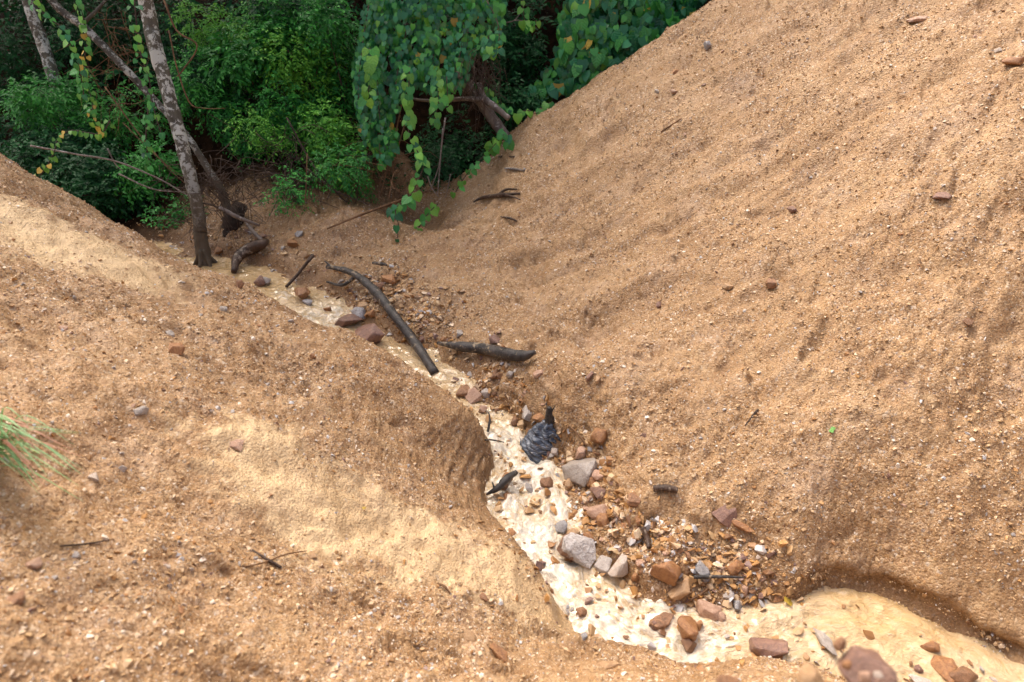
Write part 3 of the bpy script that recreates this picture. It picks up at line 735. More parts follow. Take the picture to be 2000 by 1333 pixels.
 (760, 548, 40, 'rust', (.6, .5), 20, 0, 'rusty clump of rock right of the upper end of the curved log', 'the rusty clump of rock'),
 (742, 562, 24, 'brown', (.8, .7), 0, 0, 'brown rock beside the upper part of the curved log', 'the brown rock by the curved log'),
 (898, 652, 22, 'grey', (.7, .6), 0, 0, 'lilac-grey stone on the slope foot above the straight log', 'the lilac-grey stone above the log'),
 (868, 663, 16, 'rust', (.7, .7), 0, 0, 'small rust stone left of the lilac-grey stone above the straight log', 'the small rust stone above the log'),
 (824, 664, 14, 'purple', (.7, .9), 70, 0, 'small dark purple stone between the curved log and the straight log', 'the dark purple stone between the logs'),
 (968, 664, 26, 'purple', (.7, .6), 0, 0, 'dark reddish stone on the slope foot above the middle of the straight log', 'the dark reddish stone'),
 (980, 680, 22, 'rust', (.7, .7), 0, 0, 'orange-brown stone just above the straight log', 'the orange-brown stone above the log'),
 (1052, 729, 28, 'pink', (.6, .4), 40, 0, 'thin pinkish flake right of the end of the straight log', 'the thin pinkish flake'),
 (1152, 735, 24, 'purple', (.4, .6), 80, 0, 'upright purple stone stuck in the right slope', 'the upright purple stone'),
 (1168, 740, 22, 'tan', (.4, .6), 100, 0, 'upright pale sliver next to the purple stone on the right slope', 'the upright pale sliver'),
 (1415, 1005, 48, 'purple', (.8, .3), 0, 22, 'flat dark purple-brown plate of rock lying on the lower right slope', 'the dark plate of rock'),
 (1445, 1022, 54, 'rust', (.3, .3), -10, 5, 'rusty orange bar-shaped rock at the lower edge of the dark plate', 'the rusty bar-shaped rock'),
 (1172, 852, 32, 'rust', (.9, .8), 0, 0, 'rusty brown rock half buried at the slope foot right of the black wrapped stump', 'the half buried rusty rock'),
 (1153, 877, 22, 'blue', (.5, .5), 20, 0, 'bluish stone above the light grey boulder', 'the bluish stone above the boulder'),
 (1135, 885, 28, 'pink', (.6, .8), 70, 0, 'salmon stone between the bluish stone and the light grey boulder', 'the salmon stone above the boulder'),
 (1240, 978, 34, 'brown', (.7, .7), 0, 0, 'dark rusty rock under the little overhang of the right bank', 'the dark rusty rock under the overhang'),
 (343, 684, 36, 'rust', (.75, .6), 0, 0, 'rounded ochre-brown stone on the upper left mound', 'the rounded ochre stone on the mound'),
 (331, 651, 28, 'grey', (.5, .4), 0, 0, 'flat grey stone just above the rounded ochre stone on the left mound', 'the flat grey stone on the mound'),
 (122, 643, 22, 'pink', (.8, .5), 0, 0, 'reddish-pink stone on the upper left mound', 'the reddish-pink stone'),
 (438, 605, 20, 'grey', (.5, .6), 70, 0, 'small upright grey stone near the top of the left mound', 'the upright grey stone on the mound'),
 (466, 868, 36, 'pink', (.8, .3), 60, 0, 'pale triangular slab bedded in the left mound', 'the pale triangular slab'),
 (238, 916, 16, 'grey', (.9, .8), 0, 0, 'small grey pebble right of the grass tuft', 'the grey pebble by the grass'),
 (184, 932, 26, 'white', (.7, .4), 10, 0, 'small whitish flat stone just right of the grass tuft', 'the whitish stone by the grass'),
 (276, 803, 30, 'grey', (.5, .5), -25, 0, 'grey-brown shard above the grass tuft on the left mound', 'the grey-brown shard'),
 (66, 1103, 34, 'pink', (.7, .6), 20, 0, 'reddish-grey stone near the lower left edge', 'the reddish-grey stone'),
 (148, 1084, 20, 'grey', (.8, .6), 0, 0, 'pale grey pebble right of the reddish-grey stone', 'the pale grey pebble'),
 (611, 1085, 24, 'tan', (.7, .6), -20, 0, 'ochre stone beside the crossed thin twigs', 'the ochre stone by the twigs'),
 (915, 1243, 30, 'tan', (.8, .5), 40, 0, 'peach-coloured stone on the front bank', 'the peach-coloured stone'),
 (972, 1275, 46, 'rust', (.6, .5), -15, 0, 'orange-brown rounded stone on the front bank', 'the orange-brown stone on the front bank'),
 (1192, 1300, 52, 'tan', (.5, .3), -5, 0, 'sandy brown slab sunk in the front bank', 'the sandy slab in the front bank'),
 (944, 1166, 20, 'brown', (.8, .4), 60, 0, 'reddish chip on the pale silt of the front bank', 'the reddish chip'),
 (350, 1187, 34, 'rust', (.35, .3), 0, 0, 'thin orange sliver on the lower left bank', 'the thin orange sliver'),
 (30, 1170, 40, 'brown', (.7, .6), 0, 0, 'rusty brown stone at the very left of the lower bank', 'the rusty stone at the far left'),
 (1381, 92, 18, 'blue', (.8, 1.0), 80, 0, 'dark grey stone near the top edge of the right slope', 'the dark grey stone'),
 (1548, 411, 24, 'purple', (.5, .6), 0, 0, 'dark brown stone in the middle of the right slope', 'the dark brown stone of the slope'),
 (1422, 560, 20, 'tan', (.9, .8), 0, 0, 'sandy rounded stone on the right slope', 'the sandy rounded stone'),
 (1508, 556, 26, 'brown', (.8, .7), 0, 0, 'brown lump right of the sandy rounded stone on the right slope', 'the brown lump'),
 (1287, 596, 20, 'purple', (.6, .6), -30, 0, 'small purplish angular stone on the shelf of the right slope', 'the small purplish stone'),
 (1975, 122, 44, 'rust', (.4, .4), 35, 0, 'large brown splinter of rock at the top right corner', 'the large brown splinter'),
 (1790, 38, 40, 'pink', (.4, .3), 10, 0, 'long pinkish shard near the top of the right slope', 'the long pinkish shard'),
 (1950, 100, 16, 'white', (.8, .6), 0, 0, 'small white stone left of the brown splinter in the top right corner', 'the small white stone top right'),
 (1840, 385, 36, 'purple', (.6, .4), 10, 0, 'dull purple patchy stone on the right slope', 'the dull purple stone'),
 (1887, 630, 18, 'brown', (.9, .9), 70, 0, 'small dark brown stone near the right edge halfway down', 'the dark brown stone at the right edge'),
 (1735, 1066, 18, 'tan', (.7, .6), 0, 0, 'pale tan stone on the lower right bank above the pool', 'the pale tan stone'),
 (1320, 140, 20, 'rust', (.8, .4), 20, 0, 'small orange-brown chip close to the crest of the right slope', 'the orange-brown chip'),
 (1318, 178, 22, 'pink', (.5, .4), 0, 0, 'pink flat chip below the crest of the right slope', 'the pink flat chip'),
]
def place_rock(px, py, wpx, mt, asp, rot, tilt, label, group=None, me=None, sink=.28):
    p = hit(px, py)
    d = float(np.linalg.norm(p)); w = wpx * np.dot(p, (0, CP, -SP)) / 1333.3
    n = Vector(normal_at(p[0], p[1], .06)); n = (n + Vector((0, 0, .8))).normalized()
    if me is None: me = rock_mesh('stone', mt, int(px * 7 + py), (1, asp[0] * 1.15, asp[1]), 17, 2 if wpx > 36 else 1, .4, .03)
    q = n.to_track_quat('Z', 'Y')
    o = bpy.data.objects.new('boulder' if wpx > 45 else 'stone', me); COL.objects.link(o)
    o.scale = (w, w, w)
    m = Matrix.Rotation(math.radians(tilt), 4, 'X') @ q.to_matrix().to_4x4()
    o.rotation_euler = (q.to_matrix().to_4x4() @ Matrix.Rotation(math.radians(rot), 4, 'Z') @ Matrix.Rotation(math.radians(tilt), 4, 'X')).to_euler()
    hz = asp[1] * w * .5
    o.location = Vector(p) + n * hz * (1 - sink * 2) 
    tag(o, label, 'boulder' if wpx > 45 else 'stone', group)
    return o
for (px, py, w, mt, asp, rot, tilt, lab, mark) in BIG:
    if w < 5: continue
    ro = place_rock(px, py + w * .12, w * 1.08, mt, asp, rot, tilt, lab, None, sink=.2 if w > 30 else .26)
    if mt == 'two_tone': ro.rotation_euler = (.1, .12, math.radians(-24)); ro.location.z += .015
    placed.append((px, py, w * .5)); MARKS.append((px, py, mark))
MARKS += [(950, 705, 'the straight black log'), (1068, 855, 'the black wrapped stump'), (985, 955, 'the bent driftwood'), (495, 512, 'the tilted driftwood'), (60, 890, 'the grass tuft')]
# smaller stones one can pick out, a zone at a time: polygon, how many, size in pixels, colours, where
ZONES = [
 ([(1090, 895), (1190, 900), (1240, 1000), (1340, 1080), (1480, 1105), (1500, 1165), (1420, 1195), (1300, 1170), (1190, 1100), (1140, 1010)], 92, (13, 30), 'rust rust brown tan tan pink pink grey white purple', 'stony bar'),
 ([(930, 745), (1000, 735), (1090, 800), (1120, 880), (1060, 850), (1010, 830), (950, 800)], 15, (11, 22), 'rust brown tan pink grey purple', 'stony bar'),
 ([(640, 555), (720, 540), (830, 570), (900, 640), (860, 690), (790, 680), (700, 620)], 18, (11, 22), 'rust brown brown tan pink purple grey', 'upper bar'),
 ([(420, 440), (620, 440), (640, 540), (560, 545), (480, 500)], 9, (9, 17), 'brown rust tan purple grey', 'far bank'),
 ([(1010, 1030), (1110, 960), (1300, 1190), (1180, 1240)], 5, (9, 16), 'rust brown blue purple', 'rapids'),
 ([(1760, 1290), (1990, 1300), (1990, 1333), (1760, 1333)], 5, (12, 26), 'rust brown grey white', 'lower pool'),
 ([(0, 600), (560, 620), (900, 850), (900, 1000), (500, 800), (0, 800)], 12, (10, 18), 'tan pink grey white rust', 'left mound'),
 ([(0, 1000), (500, 1050), (1000, 1250), (1000, 1333), (0, 1333)], 16, (12, 26), 'tan pink grey white rust brown', 'front bank'),
 ([(1100, 250), (1350, 60), (1990, 20), (1990, 620), (1200, 560)], 12, (10, 17), 'tan pink grey white rust purple', 'right slope'),
 ([(1000, 600), (1990, 640), (1990, 1150), (1650, 1080), (1350, 1030), (1150, 850)], 12, (10, 18), 'tan pink grey white rust purple', 'right slope'),
]
NAMES = {'rust': 'rust-orange', 'brown': 'dark brown', 'purple': 'purplish', 'tan': 'sandy tan', 'pink': 'pinkish', 'grey': 'grey', 'blue': 'blue-grey', 'white': 'whitish'}
def inside(poly, x, y):
    c = False; j = len(poly) - 1
    for i in range(len(poly)):
        if (poly[i][1] > y) != (poly[j][1] > y) and x < (poly[j][0] - poly[i][0]) * (y - poly[i][1]) / (poly[j][1] - poly[i][1]) + poly[i][0]: c = not c
        j = i
    return c
small = []
for poly, count, (lo, hi), kinds, zone in ZONES:
    ks = kinds.split(); xs = [p[0] for p in poly]; ys = [p[1] for p in poly]; n = 0; tries = 0
    while n < count and tries < count * 40:
        tries += 1
        x = random.uniform(min(xs), max(xs)); y = random.uniform(min(ys), max(ys))
        if not inside(poly, x, y): continue
        w = lo + (hi - lo) * random.random() ** 1.8
        if any((x - a) ** 2 + (y - b) ** 2 < (r * .8 + w * .45) ** 2 for a, b, r in placed): continue
        placed.append((x, y, w * .5)); small.append((x, y, w, random.choice(ks), zone)); n += 1
def describe(x, y):
    a, b, words = min(MARKS, key=lambda m: (m[0] - x) ** 2 + (m[1] - y) ** 2)
    dx, dy = x - a, y - b
    side = ('right of' if dx > 0 else 'left of') if abs(dx) > abs(dy) else ('below' if dy > 0 else 'above')
    return side, words, math.hypot(dx, dy)
buckets = {}
for s_ in small:
    side, words, dd = describe(s_[0], s_[1])
    buckets.setdefault((s_[3], side, words), []).append((dd, s_))
ORD = ['', 'second ', 'third ', 'fourth ', 'fifth ', 'sixth ', 'seventh ', 'eighth ', 'ninth ', 'tenth ']
for (k, side, words), lst in buckets.items():
    lst.sort(key=lambda t: t[0])
    for i, (dd, (x, y, w, kk, zone)) in enumerate(lst):
        if len(lst) == 1: lab = '%s stone on the %s, %s %s' % (NAMES[k], zone, side, words)
        else: lab = '%s stone on the %s, %snearest %s %s' % (NAMES[k], zone, ORD[i], side, words)
        lab = lab.replace('on the rapids', 'in the rapids').replace('on the lower pool', 'in the lower pool')
        wds = lab.split()
        if len(wds) > 16: lab = '%s stone, %snearest %s %s' % (NAMES[k], ORD[i] if len(lst) > 1 else '', side, words)
        place_rock(x, y, w, k, (.7, .5), random.uniform(0, 360), random.uniform(-18, 18), lab, 'small stones strewn over the ravine', ROCKS[k][random.randrange(4)], .26)

# ---------------------------------------------------------------- gravel (nobody could count it)
def build_gravel():
    protos = bpy.data.collections.new('gravel_chips')
    m, nt, b = mat('gravel_chip', .48, .5)
    a = attr(nt, 'tint', 'INSTANCER').outputs['Fac']
    c = ramp(nt, a, [(0, (.17, .08, .035)), (.025, (.32, .155, .05)), (.07, (.37, .21, .085)), (.20, (.43, .265, .12)), (.42, (.50, .33, .165)), (.60, (.58, .41, .235)), (.74, (.46, .24, .075)),
                     (.78, (.64, .49, .33)), (.87, (.36, .33, .30)), (.89, (.76, .67, .55)), (.955, (.20, .12, .10)), (.967, (.48, .47, .46))], 'CONSTANT')
    co = N(nt, 'ShaderNodeTexCoord').outputs['Object']
    nz = noise(nt, co, 2.5, 4, .6)
    c = mix(nt, ramp(nt, nz, [(.45, (0, 0, 0)), (.7, (.7, .7, .7))]), c, mix(nt, .6, c, (.40, .25, .13)))
    nt.links.new(c, b.inputs['Base Color'])
    M['chip'] = m
    for i in range(8):
        me = rock_mesh('gravel_chip', 'chip', 900 + i, [(1, .8, .45), (1, .65, .28), (1, .9, .6), (1, .55, .3)][i % 4], 9 + i % 3, 0, .3, 0)
        o = bpy.data.objects.new('gravel_chip', me); protos.objects.link(o)
    n = 820000
    th = np.radians(rng.uniform(-47, 46, n)); r = np.exp(rng.uniform(math.log(.75), math.log(9.0), n))
    x = np.sin(th) * r; y = np.cos(th) * r - .1
    d = np.hypot(x, y)
    z, (right, bar, silt, forest, dz, rough, pit) = height(x, y, True)
    dist = np.sqrt(x * x + y * y + z * z)
    smin = np.maximum(.0035, dist * .0013)
    size = smin * (1 + rng.pareto(2.4, n)); size = np.minimum(size, .027)
    patch = sstep(-.7, .7, fbm(x * 2.2, y * 2.2, 121, 3)) * .75 + .25
    pr = patch * (1 - .85 * silt) * (1 - .97 * forest) * (.45 + .55 * sstep(-.02, .05, dz))
    pr = np.maximum(pr, bar * .7)
    pr *= (dz > -.012)
    size = size * (1 + .5 * bar)
    keep = rng.random(n) < pr
    x, y, z, size, bar = [v[keep] for v in (x, y, z, size, bar)]
    # rubble on the stony bar and along the upper stream
    rx_, ry_, rs_ = [], [], []
    for (bx, by) in BAR:
        k = 620
        a = rng.uniform(0, 6.28, k); q = np.abs(rng.normal(0, .19, k))
        rx_.append(bx + np.cos(a) * q); ry_.append(by + np.sin(a) * q); rs_.append(np.minimum(.013 * (1 + rng.pareto(1.6, k)), .06))
    k = 1300; t = rng.uniform(1.5, _sl[8], k); cxs = np.interp(t, _sl, SC[:, 0]); cys = np.interp(t, _sl, SC[:, 1])
    rx_.append(cxs + rng.normal(.15, .22, k)); ry_.append(cys + rng.normal(.15, .2, k)); rs_.append(np.minimum(.013 * (1 + rng.pareto(1.7, k)), .06))
    k = 420; t = rng.uniform(_sl[9], _sl[-4], k); cxs = np.interp(t, _sl, SC[:, 0]); cys = np.interp(t, _sl, SC[:, 1])
    rx_.append(cxs + rng.normal(0, .2, k)); ry_.append(cys + rng.normal(.05, .2, k)); rs_.append(np.minimum(.022 * (1 + rng.pareto(2.0, k)), .075))
    rx_, ry_, rs_ = map(np.concatenate, (rx_, ry_, rs_))
    rz_, pp = height(rx_, ry_, True)
    instream = np.zeros(len(rx_), bool); instream[-420:] = True; instream &= pp[4] < -.005
    rz_ = np.where(instream, ground_level(ry_) - rs_ * .05, rz_)            # half drowned stones
    ok = ((pp[4] > -.045) | instream) & (pp[4] < .16)
    x = np.append(x, rx_[ok]); y = np.append(y, ry_[ok]); z = np.append(z, rz_[ok]); size = np.append(size, rs_[ok])
    n0 = n = len(x)
    nn = normal_at(x, y, .04)
    me = mesh_from('gravel', np.stack([x, y, z], 1) + nn * (size * np.where(np.arange(n) < n - int(ok.sum()), .0, .12))[:, None], [], None)
    tint = rng.random(n); kb = int(ok.sum()); tint[-kb:] = np.where(rng.random(kb) < .6, rng.choice([.01, .03, .05, .15, .15, .75, .77, .79, .88, .96, .98], kb), tint[-kb:] * .85)
    fattr(me, 'tint', tint)
    sc = me.attributes.new('scl', 'FLOAT_VECTOR', 'POINT'); sc.data.foreach_set('vector', np.repeat(size[:, None], 3, 1).astype(np.float32).ravel())
    # lie roughly flat on the slope
    rx = -np.arctan2(nn[:, 1], nn[:, 2]) + rng.normal(0, .3, n); ry = np.arctan2(nn[:, 0], nn[:, 2]) + rng.normal(0, .3, n)
    rot = np.stack([rx, ry, rng.uniform(0, 6.28, n)], 1)
    ra = me.attributes.new('rot', 'FLOAT_VECTOR', 'POINT'); ra.data.foreach_set('vector', rot.astype(np.float32).ravel())
    o = bpy.data.objects.new('gravel', me); COL.objects.link(o); tag(o, 'loose gravel and stone chips strewn over the bare slopes', 'gravel', kind='stuff')
    g = bpy.data.node_groups.new('scatter', 'GeometryNodeTree')
    g.interface.new_socket('Geometry', in_out='INPUT', socket_type='NodeSocketGeometry'); g.interface.new_socket('Geometry', in_out='OUTPUT', socket_type='NodeSocketGeometry')
    gi = g.nodes.new('NodeGroupInput'); go = g.nodes.new('NodeGroupOutput')
    iop = g.nodes.new('GeometryNodeInstanceOnPoints'); ci = g.nodes.new('GeometryNodeCollectionInfo')
    ci.inputs['Collection'].default_value = protos; ci.inputs['Separate Children'].default_value = True; ci.inputs['Reset Children'].default_value = True
    a1 = g.nodes.new('GeometryNodeInputNamedAttribute'); a1.data_type = 'FLOAT_VECTOR'; a1.inputs['Name'].default_value = 'rot'
    a2 = g.nodes.new('GeometryNodeInputNamedAttribute'); a2.data_type = 'FLOAT_VECTOR'; a2.inputs['Name'].default_value = 'scl'
    e2r = g.nodes.new('FunctionNodeEulerToRotation')
    g.links.new(gi.outputs[0], iop.inputs['Points']); g.links.new(ci.outputs[0], iop.inputs['Instance']); iop.inputs['Pick Instance'].default_value = True
    g.links.new(a1.outputs['Attribute'], e2r.inputs[0]); g.links.new(e2r.outputs[0], iop.inputs['Rotation']); g.links.new(a2.outputs['Attribute'], iop.inputs['Scale'])
    g.links.new(iop.outputs[0], go.inputs[0])
    md = o.modifiers.new('scatter', 'NODES'); md.node_group = g
build_gravel()
# ---------------------------------------------------------------- logs, sticks, the wrapped stump
def lay(pts, lift):
    """pixel points dropped on the ground, raised by lift"""
    out = []
    for i, (x, y) in enumerate(pts):
        p = hit(x, y).copy(); p[2] += lift[i] if hasattr(lift, '__len__') else lift
        out.append(p)
    return np.array(out)
def log_thing(pts, lift, radii, m, label, cat, name, sides=12, branches=(), n=None, knob=.1, seed=1):
    P = lay(pts, lift) if lift is not None else np.array(pts)
    L = P[0].copy()
    if not branches:
        b = MB(); b.tube(P, radii, sides, n or len(P) * 8, knob, seed)
        o = solo(name, b.mesh(name, M[m], True, L), L, label, cat); return o
    t = empty(name, L, label, cat)
    b = MB(); b.tube(P, radii, sides, n or len(P) * 8, knob, seed); part('trunk', b.mesh('trunk', M[m], True, L), t)
    for k, (bp, bl, br) in enumerate(branches):
        b = MB(); b.tube(lay(bp, bl), br, 7, None, .12, seed + k + 5); part('branch', b.mesh('branch', M[m], True, L), t)
    return t
log_thing([(642, 543), (690, 556), (735, 590), (775, 640), (812, 685), (850, 730)], [.10, .10, .09, .08, .06, .0], [.016, .027, .036, .033, .034, .030], 'wet_wood',
          'long curved grey-black log lying down along the upper stream', 'log', 'curved_log', 14, [([(700, 560), (672, 575), (640, 562)], [.10, .08, .05], [.016, .013, .009]), ([(678, 552), (655, 548), (638, 537)], [.10, .11, .12], [.02, .013, .006])])
log_thing([(856, 691), (900, 697), (945, 702), (990, 710), (1020, 714), (1044, 708)], [.085, .08, .08, .07, .07, .07], [.010, .034, .038, .038, .036, .014], 'wet_wood',
          'short straight wet black log lying across the bank right of the curved log', 'log', 'straight_log', 16, knob=.05, seed=4)
log_thing([(458, 538), (468, 520), (490, 508), (515, 498), (526, 488)], [.03, .08, .10, .10, .08], [.022, .045, .05, .045, .02], 'wet_wood2',
          'short tilted brown driftwood standing in the far end of the stream', 'driftwood', 'driftwood', 10, [([(500, 508), (512, 500), (524, 496)], [.1, .1, .08], [.02, .016, .008])], seed=6)
log_thing([(480, 445), (495, 465), (520, 488)], [.09, .07, .06], [.012, .02, .016], 'grey_wood', 'pale broken branch leaning on the tilted brown driftwood', 'branch', 'branch', 7)
log_thing([(560, 565), (585, 545), (603, 527), (613, 515)], [.02, .05, .07, .07], [.012, .014, .014, .018], 'twig', 'thin dark stick slanting out of the upper stream', 'stick', 'stick', 7, seed=8)
log_thing([(950, 972), (972, 968), (990, 955), (1008, 940)], [.02, .05, .07, .06], [.006, .018, .022, .014], 'wet_wood',
          'short bent glossy driftwood caught on stones in the rapids', 'driftwood', 'driftwood', 10, [([(966, 968), (962, 962)], [.04, .07], [.008, .003])], seed=9)
log_thing([(1352, 1146), (1400, 1144), (1450, 1142)], [.06, .055, .045], [.009, .008, .004], 'wet_wood', 'thin straight black twig lying over the stony bar', 'twig', 'twig', 6)
log_thing([(1345, 1182), (1368, 1170), (1382, 1158)], [.03, .03, .03], [.004, .006, .005], 'dry_stem', 'short brown twig on stones near the oblong tan cobble', 'twig', 'twig', 6)
log_thing([(1253, 1052), (1262, 1068), (1266, 1080)], [.07, .05, .03], [.014, .016, .010], 'wet_wood2', 'short dark stub of wood stuck upright in the stony bar', 'stick', 'stick', 7)
log_thing([(953, 852), (957, 840), (955, 832)], [.03, .07, .10], [.008, .007, .003], 'wet_wood', 'tiny black twig poking out of the left bank over the water', 'twig', 'twig', 6)
log_thing([(948, 874), (960, 876), (985, 878)], [.05, .06, .05], [.005, .005, .003], 'wet_wood', 'thin hooked twig reaching from the left bank over the rapids', 'twig', 'twig', 6)
log_thing([(1110, 845), (1130, 868), (1145, 882)], [.05, .06, .04], [.004, .006, .005], 'dry_stem', 'thin straw-coloured stem running down right from the black wrapped stump', 'twig', 'twig', 6)
log_thing([(925, 403), (945, 394), (980, 390), (1015, 385)], [.04, .04, .04, .03], [.008, .018, .022, .010], 'wet_wood2', 'dark forked branch half buried at the left edge of the right slope', 'branch', 'branch', 8,
          [([(975, 388), (990, 381), (1010, 379)], [.04, .05, .04], [.014, .012, .006]), ([(985, 390), (1000, 393), (1016, 395)], [.04, .04, .02], [.012, .01, .004])])
log_thing([(978, 430), (995, 433), (1010, 437)], [.03, .03, .02], [.006, .012, .006], 'wet_wood2', 'small dark stick below the forked branch on the right slope', 'stick', 'stick', 7)
log_thing([(985, 333), (1005, 337), (1024, 338)], [.02, .03, .02], [.006, .014, .007], 'grey_wood', 'small brown stick near the crest left of the right slope', 'stick', 'stick', 7)
log_thing([(975, 312), (1004, 311)], [.03, .02], [.010, .008], 'wet_wood2', 'short dark stick just under the slope crest', 'stick', 'stick', 7)
log_thing([(640, 458), (700, 440), (760, 425), (830, 405), (880, 380)], [.05, .08, .12, .15, .12], [.008, .010, .012, .012, .008], 'dry_stem', 'long thin reddish stem lying across the far bank', 'stem', 'stem', 6)
log_thing([(730, 532), (745, 536), (758, 534)], [.08, .09, .07], [.012, .016, .008], 'wet_wood', 'small black stick on the rusty clump of rock', 'stick', 'stick', 7)
log_thing([(1275, 960), (1300, 963), (1322, 967)], [.02, .03, .03], [.014, .019, .016], 'wet_wood2', 'broken grey stick end jutting from the right bank', 'stick', 'stick', 9)
log_thing([(1455, 835), (1470, 815), (1480, 803)], [.01, .012, .01], [.004, .005, .005], 'twig', 'thin dark twig lying upslope in the middle of the right slope', 'twig', 'twig', 6)
log_thing([(430, 1117), (500, 1110), (560, 1090), (600, 1080)], [.012, .015, .016, .01], [.0025, .003, .003, .002], 'dry_stem', 'long thin pale twig crossing another on the front bank', 'twig', 'twig', 5)
log_thing([(495, 1083), (520, 1097), (550, 1113)], [.02, .014, .01], [.003, .005, .005], 'twig', 'short grey twig under the long pale one on the front bank', 'twig', 'twig', 6)
log_thing([(120, 1072), (170, 1069), (215, 1060)], [.01, .012, .01], [.003, .003, .002], 'twig', 'thin dark straight twig on the left bank below the grass tuft', 'twig', 'twig', 5)
log_thing([(855, 1145), (868, 1152), (880, 1163)], [.015, .018, .01], [.004, .005, .003], 'dry_stem', 'tiny curled red-brown stalk on the pale silt of the front bank', 'stalk', 'stalk', 6)
log_thing([(1290, 262), (1330, 236)], [.015, .015], [.008, .006], 'dry_stem', 'short brown stem lying on the upper right slope', 'stem', 'stem', 6)

def build_stump():
    p = hit(1062, 888); L = np.array([p[0] + .0, p[1] + .07, p[2] - .05])
    t = empty('wrapped_stump', L, 'black stump wrapped in wrinkled plastic standing at the right edge of the rapids', 'stump')
    # pleated wrap: twisted, narrowing sleeve with ring folds
    rows, cols = 46, 56; V = []
    for i in range(rows):
        f = i / (rows - 1)
        R = .118 * (1 - f) ** .55 * (1 - .30 * f) + .022
        R *= 1 + .18 * math.sin(f * 3.0)
        for j in range(cols):
            a = j / cols * 2 * math.pi
            fold = .0085 * math.sin((f + .16 * math.cos(a + .6)) * 52 + 2.0 * math.sin(a + 1) + a) * (1 - f * .5)
            fold += .011 * float(gnoise(a * 1.6 + 3, f * 7, 201)) + .010 * math.sin(a * 7 + f * 9) * f
            r = R + fold
            V.append((math.cos(a) * r * 1.05 + .05 * f ** 1.4 - .02, math.sin(a) * r * .9 + .02 * f, f * .26 + .012 * float(gnoise(a * 2, f * 4, 203))))
    F = [(i * cols + j, i * cols + (j + 1) % cols, (i + 1) * cols + (j + 1) % cols, (i + 1) * cols + j) for i in range(rows - 1) for j in range(cols)]
    F.append(tuple((rows - 1) * cols + j for j in range(cols)))
    m, nt, b = mat('black_wrinkled_plastic', .22, .7)
    co = N(nt, 'ShaderNodeTexCoord').outputs['Object']
    mp = N(nt, 'ShaderNodeMapping'); mp.inputs['Scale'].default_value = (2, 2, 22); mp.inputs['Rotation'].default_value = (.15, .35, 0); nt.links.new(co, mp.inputs[0])
    n1 = noise(nt, mp.outputs[0], 3, 5, .6, 1.2); n2 = noise(nt, co, 14, 5, .65)
    c = ramp(nt, n1, [(.35, (.015, .018, .026)), (.52, (.06, .075, .10)), (.66, (.22, .25, .29))])  # lighter bluish bands paint glossy highlights into the wrap's colour
    c = mix(nt, ramp(nt, n2, [(.6, (0, 0, 0)), (.72, (.8, .8, .8))]), c, (.42, .27, .14))
    nt.links.new(c, b.inputs['Base Color']); bump(nt, b, n1, .6, .008)
    M['plastic'] = m
    part('plastic_wrap', mesh_from('plastic_wrap', V, F, m, True), t)
    # torn flap spreading to the right
    V = []; nu, nv = 18, 14
    for i in range(nu):
        for j in range(nv):
            u = i / (nu - 1); v = j / (nv - 1) - .5
            wd = .17 * (1 - .55 * u) * (1 + .35 * math.sin(u * 9))
            V.append((.03 + u * .20, -.06 - .02 * u + .018 * math.sin(v * 22 + u * 6), .125 - .06 * u * u + v * wd + .012 * float(gnoise(u * 6, v * 9, 210))))
    F = [(i * nv + j, (i + 1) * nv + j, (i + 1) * nv + j + 1, i * nv + j + 1) for i in range(nu - 1) for j in range(nv - 1)]
    me = mesh_from('plastic_flap', V, F, m, True)
    o = part('plastic_flap', me, t); sol = o.modifiers.new('thickness', 'SOLIDIFY'); sol.thickness = .004
    b = MB(); b.tube([(.03, .02, .21), (.035, .02, .27), (.03, .02, .33), (.035, .02, .375)], [.038, .028, .024, .012], 12, 20, .3, 12)
    for k in range(3):
        a = k * 2.1; b.tube([(.033, .02, .31), (.033 + .02 * math.cos(a), .02 + .02 * math.sin(a), .35), (.033 + .034 * math.cos(a), .02 + .03 * math.sin(a), .385 + .01 * (k % 3))], [.008, .006, .002], 5, 6, .1, k)
    part('wooden_stub', b.mesh('wooden_stub', M['wet_wood'], True), t)
    t.scale = (.9, .9, .84)
build_stump()

